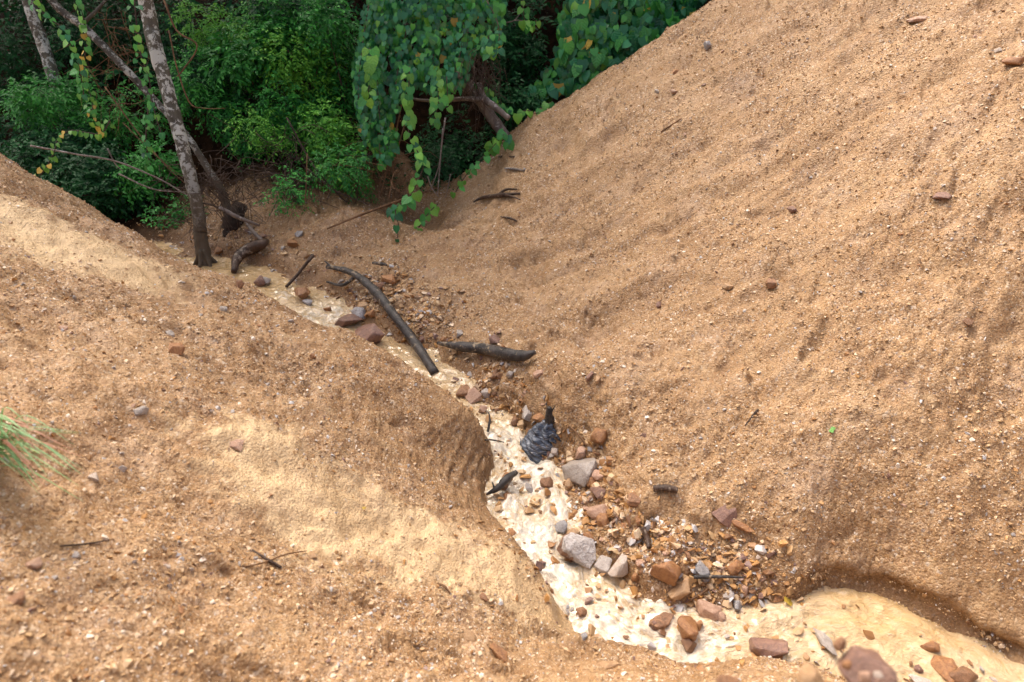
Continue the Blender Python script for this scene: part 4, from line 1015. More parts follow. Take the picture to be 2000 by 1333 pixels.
# ---------------------------------------------------------------- trees, leaning trunks, dead brush
def up_to(pix, t0, t1):
    """points of a standing trunk: pixel list with depths going from t0 to t1"""
    return np.array([at(x, y, t0 + (t1 - t0) * i / (len(pix) - 1)) for i, (x, y) in enumerate(pix)])
SM = {}
def leaf_cards(centres, dirs, size, droop=.3, folded=.25, seed=0, count=8, spread=.14, wide=.42):
    """sprigs of small pointed leaves; returns vertices, faces, tone for one joined foliage mesh"""
    g = np.random.default_rng(seed); n = len(centres)
    dirs = dirs / (np.linalg.norm(dirs, axis=1, keepdims=True) + 1e-9)
    rep = count
    k = np.tile(np.arange(rep), n); c = np.repeat(centres, rep, 0); d = np.repeat(dirs, rep, 0)
    L = np.repeat(spread * g.uniform(.6, 1.3, n), rep)
    side = np.cross(d, np.array([0, 0, 1.0])); side /= np.linalg.norm(side, axis=1, keepdims=True) + 1e-9
    sgn = np.where(k % 2 == 0, 1.0, -1.0)[:, None]
    pos = c + d * (L * (k / rep))[:, None] - np.array([0, 0, 1.0]) * (L * (k / rep) ** 2 * droop)[:, None]
    ax = d * .55 + side * sgn * .8 + g.normal(0, .28, (n * rep, 3)) - np.array([0, 0, .35])
    ax /= np.linalg.norm(ax, axis=1, keepdims=True)
    nrm = np.array([0, -.45, .9]) + g.normal(0, .38, (n * rep, 3)); nrm -= ax * (nrm * ax).sum(1, keepdims=True); nrm /= np.linalg.norm(nrm, axis=1, keepdims=True)
    w = np.cross(ax, nrm); s = size * g.uniform(.6, 1.25, n * rep)
    def P(a, b, cc): return pos + ax * (s * a)[:, None] + w * (s * b)[:, None] + nrm * (s * cc)[:, None]
    V = np.stack([P(0, 0, 0), P(.35, -wide * .5, folded * .3), P(.4, 0, 0), P(.35, wide * .5, folded * .3), P(1, 0, -.12), P(.75, -wide * .3, .02), P(.75, wide * .3, .02)], 1)
    i = (np.arange(n * rep) * 7)[:, None]
    F = np.concatenate([i + np.array([[0, 2, 1]]), i + np.array([[0, 3, 2]]), i + np.array([[1, 2, 5]]), i + np.array([[2, 3, 6]]), i + np.array([[2, 4, 5]]), i + np.array([[2, 6, 4]])], 0)
    tone = np.repeat(np.clip(np.repeat(g.random(n), rep) * .6 + g.random(n * rep) * .4, 0, 1) * .97, 7)
    return V.reshape(-1, 3), F, tone
def foliage_part(parent, centres, dirs, size, m, seed, L, name='foliage', **kw):
    V, F, tone = leaf_cards(centres, dirs, size, seed=seed, **kw)
    me = mesh_from(name, V - np.asarray(L), F, M[m]); fattr(me, 'tone', tone)
    return part(name, me, parent, kind='stuff')
def clump_points(g, clumps, per, shell=.6):
    C_, D_ = [], []
    for (c, r) in clumps:
        k = per
        v = g.normal(0, 1, (k, 3)); v /= np.linalg.norm(v, axis=1, keepdims=True)
        v[:, 1] = np.where(v[:, 1] > .3, -v[:, 1], v[:, 1])
        q = (shell + (1 - shell) * g.random(k) ** .6)[:, None]
        C_.append(np.asarray(c) + v * np.asarray(r) * q); D_.append(v * .8 + g.normal(0, .4, (k, 3)) + np.array([0, -.1, -.15]))
    return np.vstack(C_), np.vstack(D_)
def bush(px, py, t, rx, ry, m, leaf, label, nclump=9, per=46, seed=0, cat='bush', name='bush', group=None, spread=.16, count=8):
    g = np.random.default_rng(seed + 500)
    c0 = at(px, py, t); sx = rx * t / 1333; sz = ry * t / 1333
    gz = float(lookup(_T, np.array([c0[0]]), np.array([c0[1]]))[0]); 
    L = np.array([c0[0], c0[1] + .15, min(gz, c0[2] - sz * .5)])
    o = empty(name, L, label, cat, group)
    cl = []
    for k in range(nclump):
        off = np.array([g.uniform(-1, 1) * sx * .75, g.uniform(-.25, .35), g.uniform(-1, 1) * sz * .8])
        r = g.uniform(.28, .5) * min(sx, sz) + .07
        cl.append((c0 + off, np.array([r * 1.25, r * .9, r])))
    P, D = clump_points(g, cl, per)
    foliage_part(o, P, D, leaf, m, seed, L, spread=spread, count=count)
    b = MB()
    for k, (c, r) in enumerate(cl[:7]):
        mid = (L + c) / 2 + g.normal(0, .06, 3)
        b.tube([L + g.normal(0, .05, 3) * (1, 1, 0), mid, c], [.014, .010, .005], 5, 9, .1, k)
    part('stems', b.mesh('stems', M['twig'], True, L), o)
    return o
def tree(pts, radii, m, label, crown=None, seed=0, branches=(), sides=14, lean_top=None, cat='tree', roots=0):
    L = pts[0].copy(); t = empty('tree', L, label, cat)
    b = MB(); b.tube(pts, radii, sides, max(24, len(pts) * 9), .09, seed); part('trunk', b.mesh('trunk', M[m], True, L), t)
    for k, (bp, br) in enumerate(branches):
        b = MB(); b.tube(bp, br, 8, None, .1, seed + k); part('branch', b.mesh('branch', M[m], True, L), t)
    if crown is not None:
        g = np.random.default_rng(seed + 900); cl = []
        c0, R = np.array(crown[0]), crown[1]
        for k in range(14): cl.append((c0 + g.normal(0, .5, 3) * R * np.array([1, 1, .5]), np.array([1, 1, .7]) * R * g.uniform(.3, .5)))
        P, D = clump_points(g, cl, 70, .3)
        foliage_part(t, P, D, .14, 'foliage_mid', seed, L, 'crown', spread=.4, count=7, wide=.6)
        b = MB()
        for k, (c, r) in enumerate(cl[:8]): b.tube([pts[-1] - (0, 0, .3), (pts[-1] + c) / 2 + g.normal(0, .1, 3), c], [.05, .03, .012], 6, 9, .1, k)
        part('limbs', b.mesh('limbs', M[m], True, L), t)
    if roots:
        for k in range(roots):
            a = k * 6.283 / roots + .4; q = pts[0]; r0 = radii[0]
            b = MB(); b.tube([q + np.array([math.cos(a) * r0 * .3, math.sin(a) * r0 * .3, .17]), q + np.array([math.cos(a) * r0 * .95, math.sin(a) * r0 * .95, .06]), q + np.array([math.cos(a) * r0 * 2.1, math.sin(a) * r0 * 2.1, -.03]), q + np.array([math.cos(a + .3) * r0 * (2.6 + 1.6 * (k % 2)), math.sin(a + .3) * r0 * (2.6 + 1.2 * (k % 3)), -.10])], [r0 * .22, r0 * .26, r0 * .18, r0 * .10], 8, 16, .2, seed + k)
            part('root', b.mesh('root', M[m], True, L), t)
    return t
def extend(P, z):                        # carry a trunk on to height z along its own slant
    d = P[-1] - P[-2]; d = d / d[2]; d[0] *= .5; d[1] *= .3
    return np.vstack([P, P[-1] + d * (z - P[-1][2]) * .5, P[-1] + d * (z - P[-1][2])])
main = up_to([(402, 522), (393, 470), (388, 420), (375, 360), (352, 270), (325, 170), (300, 80), (283, -5)], 6.0, 5.55)
main = extend(main, 3.4)
tree(main, [.068, .060, .053, .052, .054, .056, .058, .060, .055, .05], 'bark_lichen', 'slender pale lichen-spotted tree rising from the far end of the stream', ((main[-1][0], 7.2, 4.3), 1.5), 1, roots=6)
lean = up_to([(458, 492), (452, 450), (435, 380), (400, 320), (362, 262), (310, 205), (235, 125), (165, 55), (95, -5)], 6.35, 6.1)
lean = extend(lean, 1.6)
tree(lean, [.065, .05, .038, .030, .029, .030, .032, .034, .034, .03, .03], 'bark_mid', 'thin crooked trunk slanting up left behind the pale lichen-spotted tree', None, 2,
     [(up_to([(158, 50), (190, 20), (215, -10)], 6.1, 6.1), [.02, .015, .012])])
sec = up_to([(150, 290), (135, 240), (112, 175), (88, 100), (62, 25), (45, -30)], 7.4, 7.0)
sec = np.vstack([[sec[0][0] + .1, sec[0][1] + .1, -2.0], sec]); sec = extend(sec, 4.0)
tree(sec, [.075, .07, .066, .062, .06, .058, .056, .05, .04], 'bark_lichen', 'grey spotted tree trunk at the upper left among dark undergrowth', ((sec[-1][0], 8.3, 4.8), 1.6), 3)
for k, (pix, t, r, lab) in enumerate([([(40, 240), (20, 190), (-5, 140)], 8.6, .05, 'faint dark trunk at the far upper left edge'),
        ([(520, 120), (508, 60), (500, -10)], 8.8, .06, 'dark upright trunk behind the feathery shrub at the top'),
        ([(230, 190), (222, 100), (212, -10)], 9.0, .05, 'thin dark trunk deep in the forest between the pale trees'),
        ([(1040, 120), (1036, 60), (1030, -10)], 9.2, .06, 'dark trunk in the gap between the two leafy vine masses'),
        ([(660, 120), (664, 50), (668, -10)], 9.0, .05, 'shaded trunk behind the left edge of the heart-leaved curtain')]):
    P = up_to(pix, t, t); P = np.vstack([[P[0][0], P[0][1] + .1, -1.4], P]); P = extend(P, 4.5)
    tree(P, [r * 1.2, r, r, r, r * .8, r * .6], 'bark_dark', lab, ((P[-1][0] + (.6 if k % 2 else -.4), P[-1][1] + .4, 4.9), 1.7), 20 + k)
# the rotten leaning trunk under the vine curtain
dead = np.array([at(988, 268, 6.9), at(955, 222, 6.85), at(928, 180, 6.8), at(905, 160, 6.8), at(880, 120, 6.9)])
tree(dead, [.055, .055, .065, .07, .05], 'grey_wood', 'broken leaning grey trunk with a forked limb under the heart-leaved curtain', None, 31,
     [(np.array([at(994, 232, 6.6), at(965, 208, 6.62), at(945, 192, 6.68), at(935, 165, 6.75)]), [.026, .032, .036, .03]),
      (np.array([at(945, 195, 6.62), at(900, 194, 6.7), at(850, 198, 6.75), at(790, 192, 6.8)]), [.026, .022, .016, .010])], cat='dead trunk')
# stubby dark rootstock beside the main tree
stub = np.array([at(455, 500, 6.35), at(452, 465, 6.3), at(456, 430, 6.3), at(470, 400, 6.35)])
tree(stub, [.05, .075, .09, .06], 'bark_dark', 'dark ragged stump beside the foot of the lichen-spotted tree', None, 40,
     [(np.array([at(462, 478, 6.3), at(458, 492, 6.2), at(455, 500, 6.1)]), [.03, .022, .014])], cat='stump')
log_thing([at(428, 405, 5.9), at(465, 425, 5.95), at(507, 441, 6.05)], None, [.016, .020, .010], 'grey_wood', 'pale fallen branch sticking out right of the lichen-spotted tree', 'branch', 'branch', 7)
b0 = [([(60, 285), (150, 302), (225, 315), (300, 345), (350, 372), (385, 395)], 5.8, .009), ([(210, 290), (225, 320), (240, 335)], 5.8, .006), ([(232, 340), (300, 370), (370, 376)], 5.9, .007)]
def wood_group(lines, m, label, cat, name, seed=0, extra=None):
    L = at(*lines[0][0][0], lines[0][1]); t = empty(name, L, label, cat)
    for k, (pix, d, r) in enumerate(lines):
        b = MB(); b.tube(up_to(pix, d, d + .05), [r, r * .9, r * .5], 6, len(pix) * 5, .15, seed + k); part('branch', b.mesh('branch', M[m], True, L), t)
    if extra is not None:
        part('twigs', extra.mesh('twigs', M[m], True, L), t, kind='stuff')
    return t
wood_group(b0, 'grey_wood', 'long bare grey branch arching from the left towards the lichen-spotted tree', 'branch', 'bare_branch', 3)
def tangle(px, py, rx, ry, t, n, r, seed, length=.35, down=-.2, fan=None):
    g = np.random.default_rng(seed); b = MB()
    for k in range(n):
        c = at(px + g.normal(0, rx), py + g.normal(0, ry), t + g.normal(0, .15))
        d = g.normal(0, 1, 3); d[2] += down * 3
        if fan is not None: d = d * .5 + np.array(fan)
        d /= np.linalg.norm(d); L = length * g.uniform(.5, 1.3)
        b.tube([c, c + d * L * .5 + g.normal(0, .04, 3), c + d * L + g.normal(0, .08, 3) + np.array([0, 0, -.05])], [r, r * .8, r * .4], 4, 6, .0, k)
    return b
wood_group([([(560, 230), (610, 320), (660, 380), (705, 418)], 6.5, .008), ([(600, 330), (650, 370), (720, 400)], 6.4, .009), ([(480, 330), (560, 345), (640, 380)], 6.5, .006)], 'twig',
           'dark tangle of dead brushwood between the lichen-spotted tree and the vine curtain', 'brushwood', 'dead_brush', 5, tangle(560, 320, 75, 40, 6.55, 170, .0035, 6))
wood_group([([(380, 395), (410, 400), (445, 412)], 5.9, .010), ([(400, 340), (440, 385), (470, 400)], 6.1, .007)], 'twig',
           'wad of dead twigs snagged around the base of the lichen-spotted tree', 'brushwood', 'dead_brush', 7, tangle(415, 375, 45, 28, 6.05, 130, .0035, 8, .3))
wood_group([([(930, 100), (925, 140), (935, 180)], 6.65, .007), ([(950, 100), (948, 150), (940, 190)], 6.7, .005)], 'twig',
           'hanging mat of fine brown roots above the broken leaning trunk', 'roots', 'root_mat', 9, tangle(932, 130, 20, 26, 6.6, 130, .003, 10, .28, -.8))
wood_group([([(785, 200), (765, 300), (742, 385)], 6.5, .007), ([(800, 210), (775, 300), (760, 390)], 6.5, .006), ([(755, 240), (748, 330), (735, 400)], 6.55, .006)], 'dry_stem',
           'upright dry reddish stems under the left part of the heart-leaved curtain', 'stems', 'dry_stems', 11, tangle(745, 330, 26, 40, 6.55, 90, .003, 12, .4, -.3))
wood_group([([(870, 230), (862, 290), (855, 380)], 6.35, .008), ([(865, 250), (858, 320), (840, 375)], 6.35, .006), ([(880, 340), (872, 380), (868, 388)], 6.3, .004), ([(835, 345), (845, 370), (858, 385)], 6.3, .006)], 'grey_wood',
           'pale thin bare stems hanging under the right part of the heart-leaved curtain', 'stems', 'dry_stems', 13)
wood_group([([(205, 170), (270, 260), (330, 330), (370, 365)], 6.4, .006), ([(240, 240), (300, 300), (360, 350)], 6.35, .004)], 'dry_stem',
           'slanting straw-brown stalks left of the lichen-spotted tree', 'stalks', 'dry_stems', 14, tangle(220, 120, 30, 50, 6.6, 60, .003, 15, .4))
wood_group([([(320, 0), (345, 60), (385, 90), (355, 140), (345, 150)], 5.9, .008), ([(330, 60), (345, 130), (370, 200), (400, 212), (440, 212)], 5.9, .006)], 'dry_stem',
           'thin winding liana hanging right of the lichen-spotted tree', 'liana', 'liana', 16)
wood_group([([(985, 45), (1005, 40), (1020, 20)], 7.0, .006), ([(1005, 40), (1030, 42), (1050, 50)], 7.0, .005)], 'grey_wood',
           'small bare grey twig in the dark gap right of the curtain', 'twig', 'twig', 17)
wood_group([([(600, 300), (597, 380), (592, 435)], 6.3, .006)], 'dry_stem', 'single upright straw stem on the far bank', 'stem', 'stem', 18,
           tangle(592, 405, 12, 10, 6.3, 22, .0025, 19, .3))

# ---------------------------------------------------------------- undergrowth
def forest_mass():
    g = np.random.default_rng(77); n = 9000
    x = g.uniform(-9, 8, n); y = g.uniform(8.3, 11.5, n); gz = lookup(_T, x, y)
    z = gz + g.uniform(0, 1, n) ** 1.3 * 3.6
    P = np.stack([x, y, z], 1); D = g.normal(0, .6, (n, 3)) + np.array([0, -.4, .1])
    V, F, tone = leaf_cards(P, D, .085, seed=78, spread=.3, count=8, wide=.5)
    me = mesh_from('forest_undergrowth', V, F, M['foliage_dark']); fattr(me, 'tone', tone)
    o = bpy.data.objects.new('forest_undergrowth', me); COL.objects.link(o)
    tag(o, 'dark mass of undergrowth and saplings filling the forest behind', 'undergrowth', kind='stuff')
forest_mass()
BUSHES = [
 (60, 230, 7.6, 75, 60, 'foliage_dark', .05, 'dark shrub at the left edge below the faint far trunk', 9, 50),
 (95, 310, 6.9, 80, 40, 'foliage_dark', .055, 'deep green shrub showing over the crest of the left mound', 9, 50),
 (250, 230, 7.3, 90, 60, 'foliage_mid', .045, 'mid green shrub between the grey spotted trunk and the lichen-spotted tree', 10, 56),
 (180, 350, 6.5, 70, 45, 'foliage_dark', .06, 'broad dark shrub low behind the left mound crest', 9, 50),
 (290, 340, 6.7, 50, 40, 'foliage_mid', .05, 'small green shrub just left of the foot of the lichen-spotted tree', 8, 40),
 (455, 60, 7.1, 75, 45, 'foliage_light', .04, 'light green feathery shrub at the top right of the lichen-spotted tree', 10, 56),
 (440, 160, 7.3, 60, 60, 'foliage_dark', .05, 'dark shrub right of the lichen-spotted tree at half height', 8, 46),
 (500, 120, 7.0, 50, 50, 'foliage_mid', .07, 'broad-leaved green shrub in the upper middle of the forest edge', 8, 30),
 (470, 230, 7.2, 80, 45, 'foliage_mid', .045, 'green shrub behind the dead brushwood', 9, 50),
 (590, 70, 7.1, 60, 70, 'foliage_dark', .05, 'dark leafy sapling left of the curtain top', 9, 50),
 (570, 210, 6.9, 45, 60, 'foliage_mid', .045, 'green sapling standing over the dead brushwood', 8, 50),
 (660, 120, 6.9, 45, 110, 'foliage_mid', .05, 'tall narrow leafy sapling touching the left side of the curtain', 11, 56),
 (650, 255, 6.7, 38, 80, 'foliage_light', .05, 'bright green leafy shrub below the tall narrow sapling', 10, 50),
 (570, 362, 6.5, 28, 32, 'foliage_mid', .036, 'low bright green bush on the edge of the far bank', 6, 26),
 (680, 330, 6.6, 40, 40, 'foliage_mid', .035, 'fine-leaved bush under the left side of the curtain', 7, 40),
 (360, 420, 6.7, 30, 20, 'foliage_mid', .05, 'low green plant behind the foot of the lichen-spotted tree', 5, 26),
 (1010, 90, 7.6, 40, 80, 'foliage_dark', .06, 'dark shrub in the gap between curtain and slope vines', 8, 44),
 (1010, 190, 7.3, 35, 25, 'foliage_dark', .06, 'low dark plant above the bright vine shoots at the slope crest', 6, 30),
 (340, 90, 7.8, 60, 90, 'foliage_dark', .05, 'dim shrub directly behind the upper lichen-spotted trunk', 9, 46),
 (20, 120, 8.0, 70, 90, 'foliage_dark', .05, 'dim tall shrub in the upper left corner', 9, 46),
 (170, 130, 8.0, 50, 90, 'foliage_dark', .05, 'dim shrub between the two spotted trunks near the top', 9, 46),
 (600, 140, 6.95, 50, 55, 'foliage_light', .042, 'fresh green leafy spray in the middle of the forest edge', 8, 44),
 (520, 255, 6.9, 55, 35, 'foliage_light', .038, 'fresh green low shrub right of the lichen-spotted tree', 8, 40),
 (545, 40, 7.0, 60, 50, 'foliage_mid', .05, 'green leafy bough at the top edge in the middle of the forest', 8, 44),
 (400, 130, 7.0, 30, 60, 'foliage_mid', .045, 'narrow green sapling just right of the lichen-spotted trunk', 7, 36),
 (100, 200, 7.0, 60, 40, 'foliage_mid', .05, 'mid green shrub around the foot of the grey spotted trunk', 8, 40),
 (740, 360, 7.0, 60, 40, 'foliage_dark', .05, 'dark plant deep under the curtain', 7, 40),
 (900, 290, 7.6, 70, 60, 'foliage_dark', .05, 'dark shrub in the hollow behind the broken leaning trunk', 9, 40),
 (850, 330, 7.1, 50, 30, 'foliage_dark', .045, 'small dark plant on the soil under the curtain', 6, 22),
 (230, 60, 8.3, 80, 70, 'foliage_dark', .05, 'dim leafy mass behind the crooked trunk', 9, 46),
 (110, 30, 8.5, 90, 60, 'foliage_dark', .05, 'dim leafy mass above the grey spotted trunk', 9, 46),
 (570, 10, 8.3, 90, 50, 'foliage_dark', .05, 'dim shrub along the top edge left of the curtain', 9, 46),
]
for i, (px, py, t, rx, ry, m, lf, lab, nc, per) in enumerate(BUSHES):
    bush(px, py, t, rx, ry, m, lf, lab, nc, per, seed=i * 3 + 1, group='bushes along the forest edge')

# ---------------------------------------------------------------- vines with large heart-shaped leaves
def heart_mesh(m, variant):
    rr = random.Random(variant); curl = rr.uniform(.02, .42); fold = rr.uniform(.10, .24); wd = rr.uniform(.72, 1.05); asym = rr.uniform(.8, 1.15)
    ys = [0, .07, .28, .56, .80, 1.02]; ws = [0.12, .40, .51, .43, .24, 0]; back = [-.0, -.13, 0, 0, 0, 0]
    V = []; F = []
    for i, (y, w) in enumerate(zip(ys, ws)):
        z = -curl * y * y + .05
        V.append((0, y, z))
        if i < 5:
            yo = y + back[i]
            V.append((-w * wd * asym, yo, z + fold * w - .10 * w * w * 2)); V.append((w * wd, yo, z + fold * w - .10 * w * w * 2))
        else: V.append((0, y + .04, z - .03))
    for i in range(4):
        a = i * 3; b = a + 3
        F += [(a, a + 1, b + 1, b), (a + 2, a, b, b + 2)]
    F += [(12, 13, 15), (14, 12, 15)]
    V = [(x, y - 0.0, z) for x, y, z in V[:16]]
    me = mesh_from('leaf', V, F, M[m], True)
    fattr(me, 'tone', [rr.random()] * len(V))
    return me
def big_leaf_mat(name, c1, c2, vein, rough):
    m = leaf_material(name, c1, c2, rough, .5, .10); nt = m.node_tree; b = nt.nodes['Principled BSDF']
    co = N(nt, 'ShaderNodeTexCoord').outputs['Object']; sp = N(nt, 'ShaderNodeSeparateXYZ'); nt.links.new(co, sp.inputs[0])
    ax = math_(nt, 'ABSOLUTE', sp.outputs[0])
    k = math_(nt, 'SINE', math_(nt, 'MULTIPLY', math_(nt, 'SUBTRACT', sp.outputs[1], math_(nt, 'MULTIPLY', ax, .8)), 26))
    h = math_(nt, 'ADD', math_(nt, 'MULTIPLY', k, .4), math_(nt, 'MULTIPLY', math_(nt, 'MINIMUM', math_(nt, 'MULTIPLY', ax, 14), 1.0), .8))
    bump(nt, b, h, .22, .02)
    old = b.inputs['Base Color'].links[0].from_socket
    ln = ramp(nt, ax, [(0, (1, 1, 1)), (.022, (0, 0, 0))])
    nt.links.new(mix(nt, math_(nt, 'MULTIPLY', ln, .6), old, vein), b.inputs['Base Color'])
    return m
M['vl_deep'] = big_leaf_mat('vine_leaf_deep', (.010, .095, .036), (.038, .22, .075), (.10, .30, .12), .32)
M['vl_mid'] = big_leaf_mat('vine_leaf_green', (.028, .19, .035), (.08, .35, .055), (.16, .44, .10), .35)
M['vl_bright'] = big_leaf_mat('vine_leaf_bright', (.075, .27, .03), (.17, .42, .05), (.28, .52, .12), .4)
M['vl_yellow'] = big_leaf_mat('vine_leaf_yellow', (.38, .24, .03), (.60, .42, .06), (.6, .5, .15), .5)
LEAF = {k: [heart_mesh(k, 10 * i + j) for j in range(7)] for i, k in enumerate(['vl_deep', 'vl_mid', 'vl_bright', 'vl_yellow'])}
LV = {k: [np.array([v.co[:] for v in me.vertices]) for me in L_] for k, L_ in LEAF.items()}
LF = [tuple(p.vertices) for p in LEAF['vl_deep'][0].polygons]
def leaf_frame(tip, nrm):
    y = Vector(tip).normalized(); z = Vector(nrm); z = (z - y * z.dot(y)).normalized(); x = y.cross(z)
    return Matrix((x, y, z)).transposed()
def vine(name, label, cat, strands, leaves, limit=300, group=None, stem_mat='twig'):
    """strands: lists of points for stems; leaves: (pos, tip, normal, size, material key)"""
    L = np.asarray(strands[0][0]) if strands else leaves[0][0]
    t = empty(name, L, label, cat, group)
    b = MB()
    for k, s in enumerate(strands): b.tube(s, [.006, .005, .003], 5, max(5, len(s) * 3), .1, k)
    if strands: part('stem', b.mesh('stem', M[stem_mat], True, L), t)
    order = sorted(range(len(leaves)), key=lambda i: -leaves[i][3] / np.linalg.norm(leaves[i][0]) * random.uniform(.8, 1.2))
    rest = {}
    for r, i in enumerate(order):
        p, tip, nrm, size, key = leaves[i]
        R = leaf_frame(tip, nrm); v = random.randrange(7)
        if r < limit:
            o = part('leaf', LEAF[key][v], t)
            M4 = R.to_4x4() @ Matrix.Scale(size, 4); M4.translation = Vector(p) - Vector(L); o.matrix_basis = M4
        else:
            rest.setdefault(key, []).append((LV[key][v] @ np.array(R.transposed()) * size + np.asarray(p) - L))
    if rest:
        V, F, T_, mi, n0, mats = [], [], [], [], 0, []
        for key, lst in rest.items():
            mats.append(key)
            for q in lst:
                V.append(q); F += [tuple(a + n0 for a in f) for f in LF]; n0 += len(q); T_.append(np.full(len(q), random.random())); mi += [len(mats) - 1] * len(LF)
        me = mesh_from('leaves', np.vstack(V), F, None, True)
        for k in mats: me.materials.append(M[k])
        me.polygons.foreach_set('material_index', mi); fattr(me, 'tone', np.concatenate(T_))
        part('leaves', me, t, kind='stuff')
    return t
def strand_leaves(P, spacing, size, keys, outward=(0, -1, .35), jit=.25, two=True):
    P = np.asarray(P); Q = catmull(P, 60); seg = np.linalg.norm(np.diff(Q, axis=0), axis=1); s = np.concatenate([[0], np.cumsum(seg)])
    out = []; d = 0; k = 0
    while d < s[-1]:
        c = np.array([np.interp(d, s, Q[:, i]) for i in range(3)])
        c2 = np.array([np.interp(min(d + .03, s[-1]), s, Q[:, i]) for i in range(3)]); dr = c2 - c; dr = dr / (np.linalg.norm(dr) + 1e-6)
        for q in range(2 if two and random.random() < .5 else 1):
            sx = (1 if (k + q) % 2 else -1)
            tip = np.array([sx * random.uniform(-.1, 1.1), -.35 + random.gauss(0, .25), -1.0 + random.gauss(0, .3)]) + dr * .2
            nrm = np.array(outward) + np.array([sx * .25, 0, .25]) + np.random.default_rng(int(abs(c[0] * 1e4) + k)).normal(0, jit, 3)
            sz = random.uniform(*size) * random.uniform(.55, .82)
            out.append((c + np.array([sx * .03 * random.random(), -.04 * random.random(), 0]), tip, nrm, sz, random.choice(keys)))
        d += spacing * random.uniform(.7, 1.3); k += 1
    return out
K1 = ['vl_deep'] * 6 + ['vl_mid'] * 3; K2 = ['vl_mid'] * 4 + ['vl_bright'] * 2 + ['vl_deep']; K3 = ['vl_bright'] * 5 + ['vl_mid'] * 2
def dense_mass(poly, t0, bulge, n, size, keys, seed, yellow=.012):
    g = random.Random(seed); xs = [p[0] for p in poly]; ys = [p[1] for p in poly]; out = []; k = 0
    cx = sum(xs) / len(xs); w = (max(xs) - min(xs)) / 2
    while len(out) < n:
        x = g.uniform(min(xs), max(xs)); y = g.uniform(min(ys), max(ys))
        if not inside(poly, x, y): continue
        if float(gnoise(x / 24.0, y / 28.0, seed)) < -.30: continue
        u = (x - cx) / w; lump = .16 * float(gnoise(x / 45.0, y / 40.0, seed + 4))
        t = t0 - bulge * max(0, 1 - u * u) ** .5 - lump + g.uniform(0, .22)
        p = at(x, y, t)
        tip = (g.gauss(0, .45), -.3 + g.gauss(0, .2), -1); nrm = (u * .7 + g.gauss(0, .34), -.85 + g.gauss(0, .25), .75 + g.gauss(0, .34))
        kk = g.choice(keys)
        if float(gnoise(x / 40.0 + 9, y / 30.0, seed + 8)) > .35: kk = g.choice(K2)
        if g.random() < yellow: kk = 'vl_yellow'
        out.append((p, tip, nrm, g.uniform(*size), kk))
    return out
def px_strand(pix, t0, t1=None): return up_to(pix, t0, t1 if t1 is not None else t0)
# the curtain
strs = []; lv = []
CURT = [(725, -30), (990, -30), (982, 60), (975, 105), (930, 95), (915, 140), (905, 165), (880, 195), (850, 180), (800, 160), (775, 215), (772, 300), (745, 325), (712, 310), (696, 220), (690, 120), (708, 60)]
lv += dense_mass(CURT, 6.75, .45, 2300, (.035, .082), K1, 5)
for a, bq, c, d in [((720, 10), (708, 90), (700, 180), (712, 262)), ((760, 10), (742, 100), (738, 180), (745, 270)), ((800, 0), (790, 80), (775, 150), (770, 215)), ((850, 0), (850, 60), (845, 120), (835, 165)),
                    ((900, 0), (905, 50), (900, 100), (880, 160)), ((950, 0), (970, 40), (975, 70), (968, 105))]:
    s = px_strand([a, bq, c, d], 6.5, 6.3); strs.append(s); lv += strand_leaves(s, .05, (.055, .10), K1)
vine('vine_curtain', 'dense dark green curtain of heart-shaped leaves draped over the broken trunk', 'vine', strs, lv)
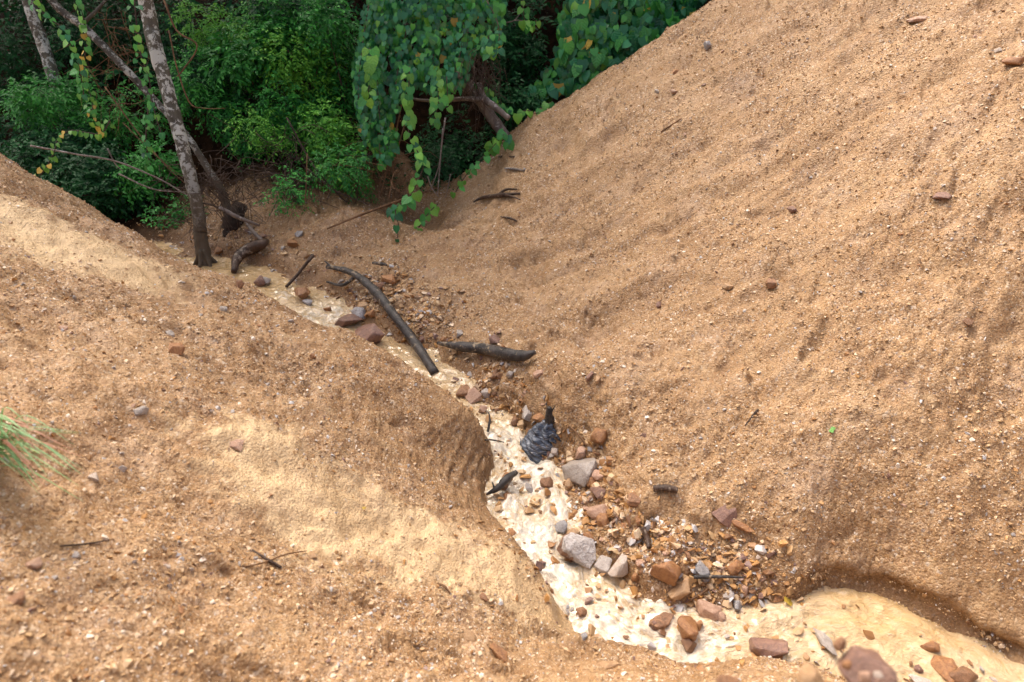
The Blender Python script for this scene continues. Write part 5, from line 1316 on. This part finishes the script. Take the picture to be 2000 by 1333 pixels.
for k, (pix, t, size, keys, sp, lab) in enumerate([
    ([(722, 95), (728, 130), (722, 165), (716, 200)], 6.15, (.10, .15), K3, .06, 'short hanging string of bright green leaves on the left of the curtain'),
    ([(800, 130), (798, 190), (800, 235)], 6.15, (.09, .13), K3, .055, 'bright green vine tail hanging straight down below the middle of the curtain'),
    ([(850, 130), (856, 180), (852, 220), (846, 245)], 6.15, (.09, .12), K2, .05, 'green vine tail just right of the bright hanging tail'),
    ([(872, 150), (874, 190), (872, 220)], 6.2, (.08, .11), K2, .055, 'short leafy vine tail beside the broken leaning trunk'),
    ([(797, 235), (800, 270), (818, 300), (828, 320), (818, 350), (806, 375), (795, 392), (782, 402), (766, 408)], 6.1, (.085, .125), K2, .05, 'long vine tail swinging down left to the far bank'),
    ([(778, 400), (772, 412), (778, 440), (776, 465)], 6.0, (.08, .11), K1, .09, 'few dark leaves at the very tip over the far bank soil'),
    ([(818, 445), (830, 425), (855, 398), (848, 410)], 6.25, (.075, .11), K3, .06, 'bright shoots creeping up the left foot of the right slope'),
    ([(890, 375), (905, 350), (930, 320), (960, 290), (985, 262)], 6.5, (.07, .11), K2, .06, 'creeping leafy vine along the edge of the right slope below the leaning trunk'),
    ([(960, 285), (975, 268), (985, 255), (990, 280)], 6.55, (.10, .14), K2, .05, 'tuft of larger green leaves where the leaning trunk meets the slope'),
    ([(935, 165), (955, 180), (975, 205), (1000, 215)], 6.75, (.07, .11), K2, .045, 'leafy shoot trailing right over the forked limb'),
    ([(1012, 222), (1030, 216), (1048, 222), (1060, 210), (1080, 198)], 6.75, (.09, .13), K3, .06, 'yellow-green vine shoots on the crest of the right slope'),
    ([(960, 60), (950, 90), (965, 110)], 6.3, (.09, .12), K2, .05, 'vine tail at the right rim of the curtain'),
    ([(62, -10), (75, 15), (100, 40), (125, 55), (140, 80), (150, 110), (160, 160), (165, 195)], 5.2, (.055, .085), K2, .045, 'left garland of green heart leaves curving down from the top left corner'),
    ([(150, -10), (162, 30), (170, 90), (160, 130), (168, 165), (178, 190), (182, 220), (190, 250)], 5.7, (.05, .08), K3, .04, 'leafy garland with yellowing leaves hanging left of the crooked trunk'),
    ([(262, -5), (268, 60), (276, 110), (290, 150), (296, 190), (305, 230), (318, 270)], 5.35, (.055, .085), K2, .065, 'sparse string of leaves running down just left of the lichen-spotted tree'),
    ([(215, 235), (195, 262), (140, 255), (115, 270), (105, 300), (85, 335), (66, 356)], 5.4, (.05, .075), K3, .05, 'garland of small bright leaves swooping down to the left mound crest'),
    ([(290, 210), (285, 265), (288, 300), (296, 330)], 5.9, (.055, .08), K2, .055, 'short leaf string hanging beside the left of the trunk at mid height'),
    ([(1020, -10), (1022, 20), (1030, 55), (1048, 40)], 6.9, (.08, .12), K3, .06, 'bright shoot hanging at the top in the dark gap'),
    ]):
    s = px_strand(pix, t); l_ = strand_leaves(s, sp, size, keys)
    if k in (13, 15): l_ = [(p, a, b_, c_, 'vl_yellow' if random.random() < .22 else kk) for p, a, b_, c_, kk in l_]
    vine('hanging_vine', lab, 'vine', [s], l_, group='vine strands trailing from the forest edge')
# the large-leaved vines above the slope crest
POLY = [(1010, 190), (1060, 150), (1085, 60), (1110, -30), (1420, -30), (1385, 5), (1330, 45), (1280, 80), (1235, 105), (1185, 140), (1120, 178), (1060, 205), (1020, 200)]
lv = dense_mass([(1090, 30), (1115, -30), (1425, -30), (1390, 2), (1335, 42), (1285, 78), (1240, 102), (1190, 138), (1125, 172), (1080, 170), (1100, 110)], 7.3, .3, 1050, (.065, .14), K1, 15, .02)
lv += dense_mass([(1010, 190), (1060, 150), (1100, 60), (1120, 150), (1060, 200)], 7.3, .15, 110, (.07, .12), K1, 25, .02)
strs = [px_strand([(1120, -10), (1140, 60), (1130, 120), (1100, 165)], 7.2), px_strand([(1200, -10), (1210, 50), (1200, 110)], 7.2), px_strand([(1300, -10), (1290, 40), (1270, 75)], 7.2)]
vine('slope_vine', 'bank of large dark oval leaves growing behind the crest of the right slope', 'vine', strs, lv)

# ---------------------------------------------------------------- grass tuft, leaves on the ground
def grass_tuft():
    p = hit(-30, 905); L = p.copy(); t = empty('grass_tuft', L, 'tuft of long arching green grass blades at the left edge', 'grass tuft')
    g = random.Random(5)
    for k in range(44):
        tx = g.uniform(40, 165); ty = 838 + (k / 44) * 130 + g.uniform(-14, 14)
        if k % 3 == 0: tx *= .6
        root = np.array(L) + np.array([g.uniform(-.07, .03), g.uniform(-.07, .07), 0])
        tip = at(tx, ty, float(np.dot(L, (0, CP, -SP))) * g.uniform(.86, .98)); 
        mid = (root + tip) / 2 + np.array([0, 0, .07 + g.uniform(0, .05)]); q = catmull([root, mid, tip], 12); w = g.uniform(.0025, .005)
        V = []; F = []
        for i, c in enumerate(q):
            f = i / 11; ww = w * (1 - f ** 2.2) + .0003; dd = q[min(i + 1, 11)] - q[max(i - 1, 0)]; s = np.cross(dd, (0, .3, 1)); s /= np.linalg.norm(s) + 1e-9
            V += [c - s * ww - L, c + np.array([0, 0, -.0012]) - L, c + s * ww - L]
        for i in range(11):
            a = i * 3; F += [(a, a + 1, a + 4, a + 3), (a + 1, a + 2, a + 5, a + 4)]
        me = mesh_from('blade', V, F, M['dry_blade' if k % 7 == 3 else 'grass'], True); fattr(me, 'tone', [g.random()] * len(V))
        part('blade', me, t)
M['dry_blade'] = leaf_material('dry_blade', (.25, .10, .06), (.36, .17, .10), .5)
grass_tuft()
def fallen(px, py, size, key, label, rot, lift=.012):
    p = hit(px, py); n = normal_at(p[0], p[1]); d = np.array([math.cos(rot), math.sin(rot), 0])
    o = solo('fallen_leaf', LEAF[key][0], p + n * lift, label, 'leaf')
    M4 = leaf_frame(d, n + np.array([0, 0, .3])).to_4x4() @ Matrix.Scale(size, 4); M4.translation = Vector(p + n * lift); o.matrix_basis = M4
fallen(1534, 1178, .06, 'vl_yellow', 'curled yellow leaf on the stones at the pool edge', 1.0, .02)
fallen(1628, 842, .032, 'vl_bright', 'single small fresh green leaf lying on the right slope', 2.4)
fallen(705, 997, .018, 'vl_yellow', 'tiny dry brown leaf on the pale silt of the left bank', .6)

# ---------------------------------------------------------------- the heap of stones close to the camera
def near_heap():
    for (px, py, t, w, kd, asp, lab) in [(1695, 1328, 1.2, 128, 'purple', (.8, .7), 'big blurred purple-brown boulder at the bottom edge close to the camera'),
                                    (1583, 1330, 1.12, 60, 'tan', (.9, 1.0), 'pale yellow lumpy stone in front of the blurred boulder'),
                                    (1655, 1300, 1.09, 24, 'rust', (.8, .8), 'small orange stone lying on the left side of the blurred boulder'),
                                    (1690, 1322, 1.08, 30, 'pink', (.8, .8), 'pinkish stone lying on the front of the blurred boulder'),
                                    (1715, 1318, 1.09, 20, 'white', (.8, .7), 'small white stone lying on the front of the blurred boulder'),
                                    (1640, 1258, 1.22, 30, 'brown', (.8, .9), 'dark reddish stone perched on top of the blurred boulder'),
                                    (1425, 1338, 1.35, 55, 'brown', (.7, 1.0), 'blurred pointed brown stone at the bottom edge left of the boulder')]:
        p = at(px, py, t); me = rock_mesh('boulder', kd, int(px + py), (1, asp[0], asp[1]), 20, 2, .35, .06)
        o = solo('boulder' if w > 60 else 'stone', me, p, lab, 'boulder' if w > 60 else 'stone'); s = w * t / 1333; o.scale = (s, s, s); o.rotation_euler = (.3, .2, px * .37)
near_heap()
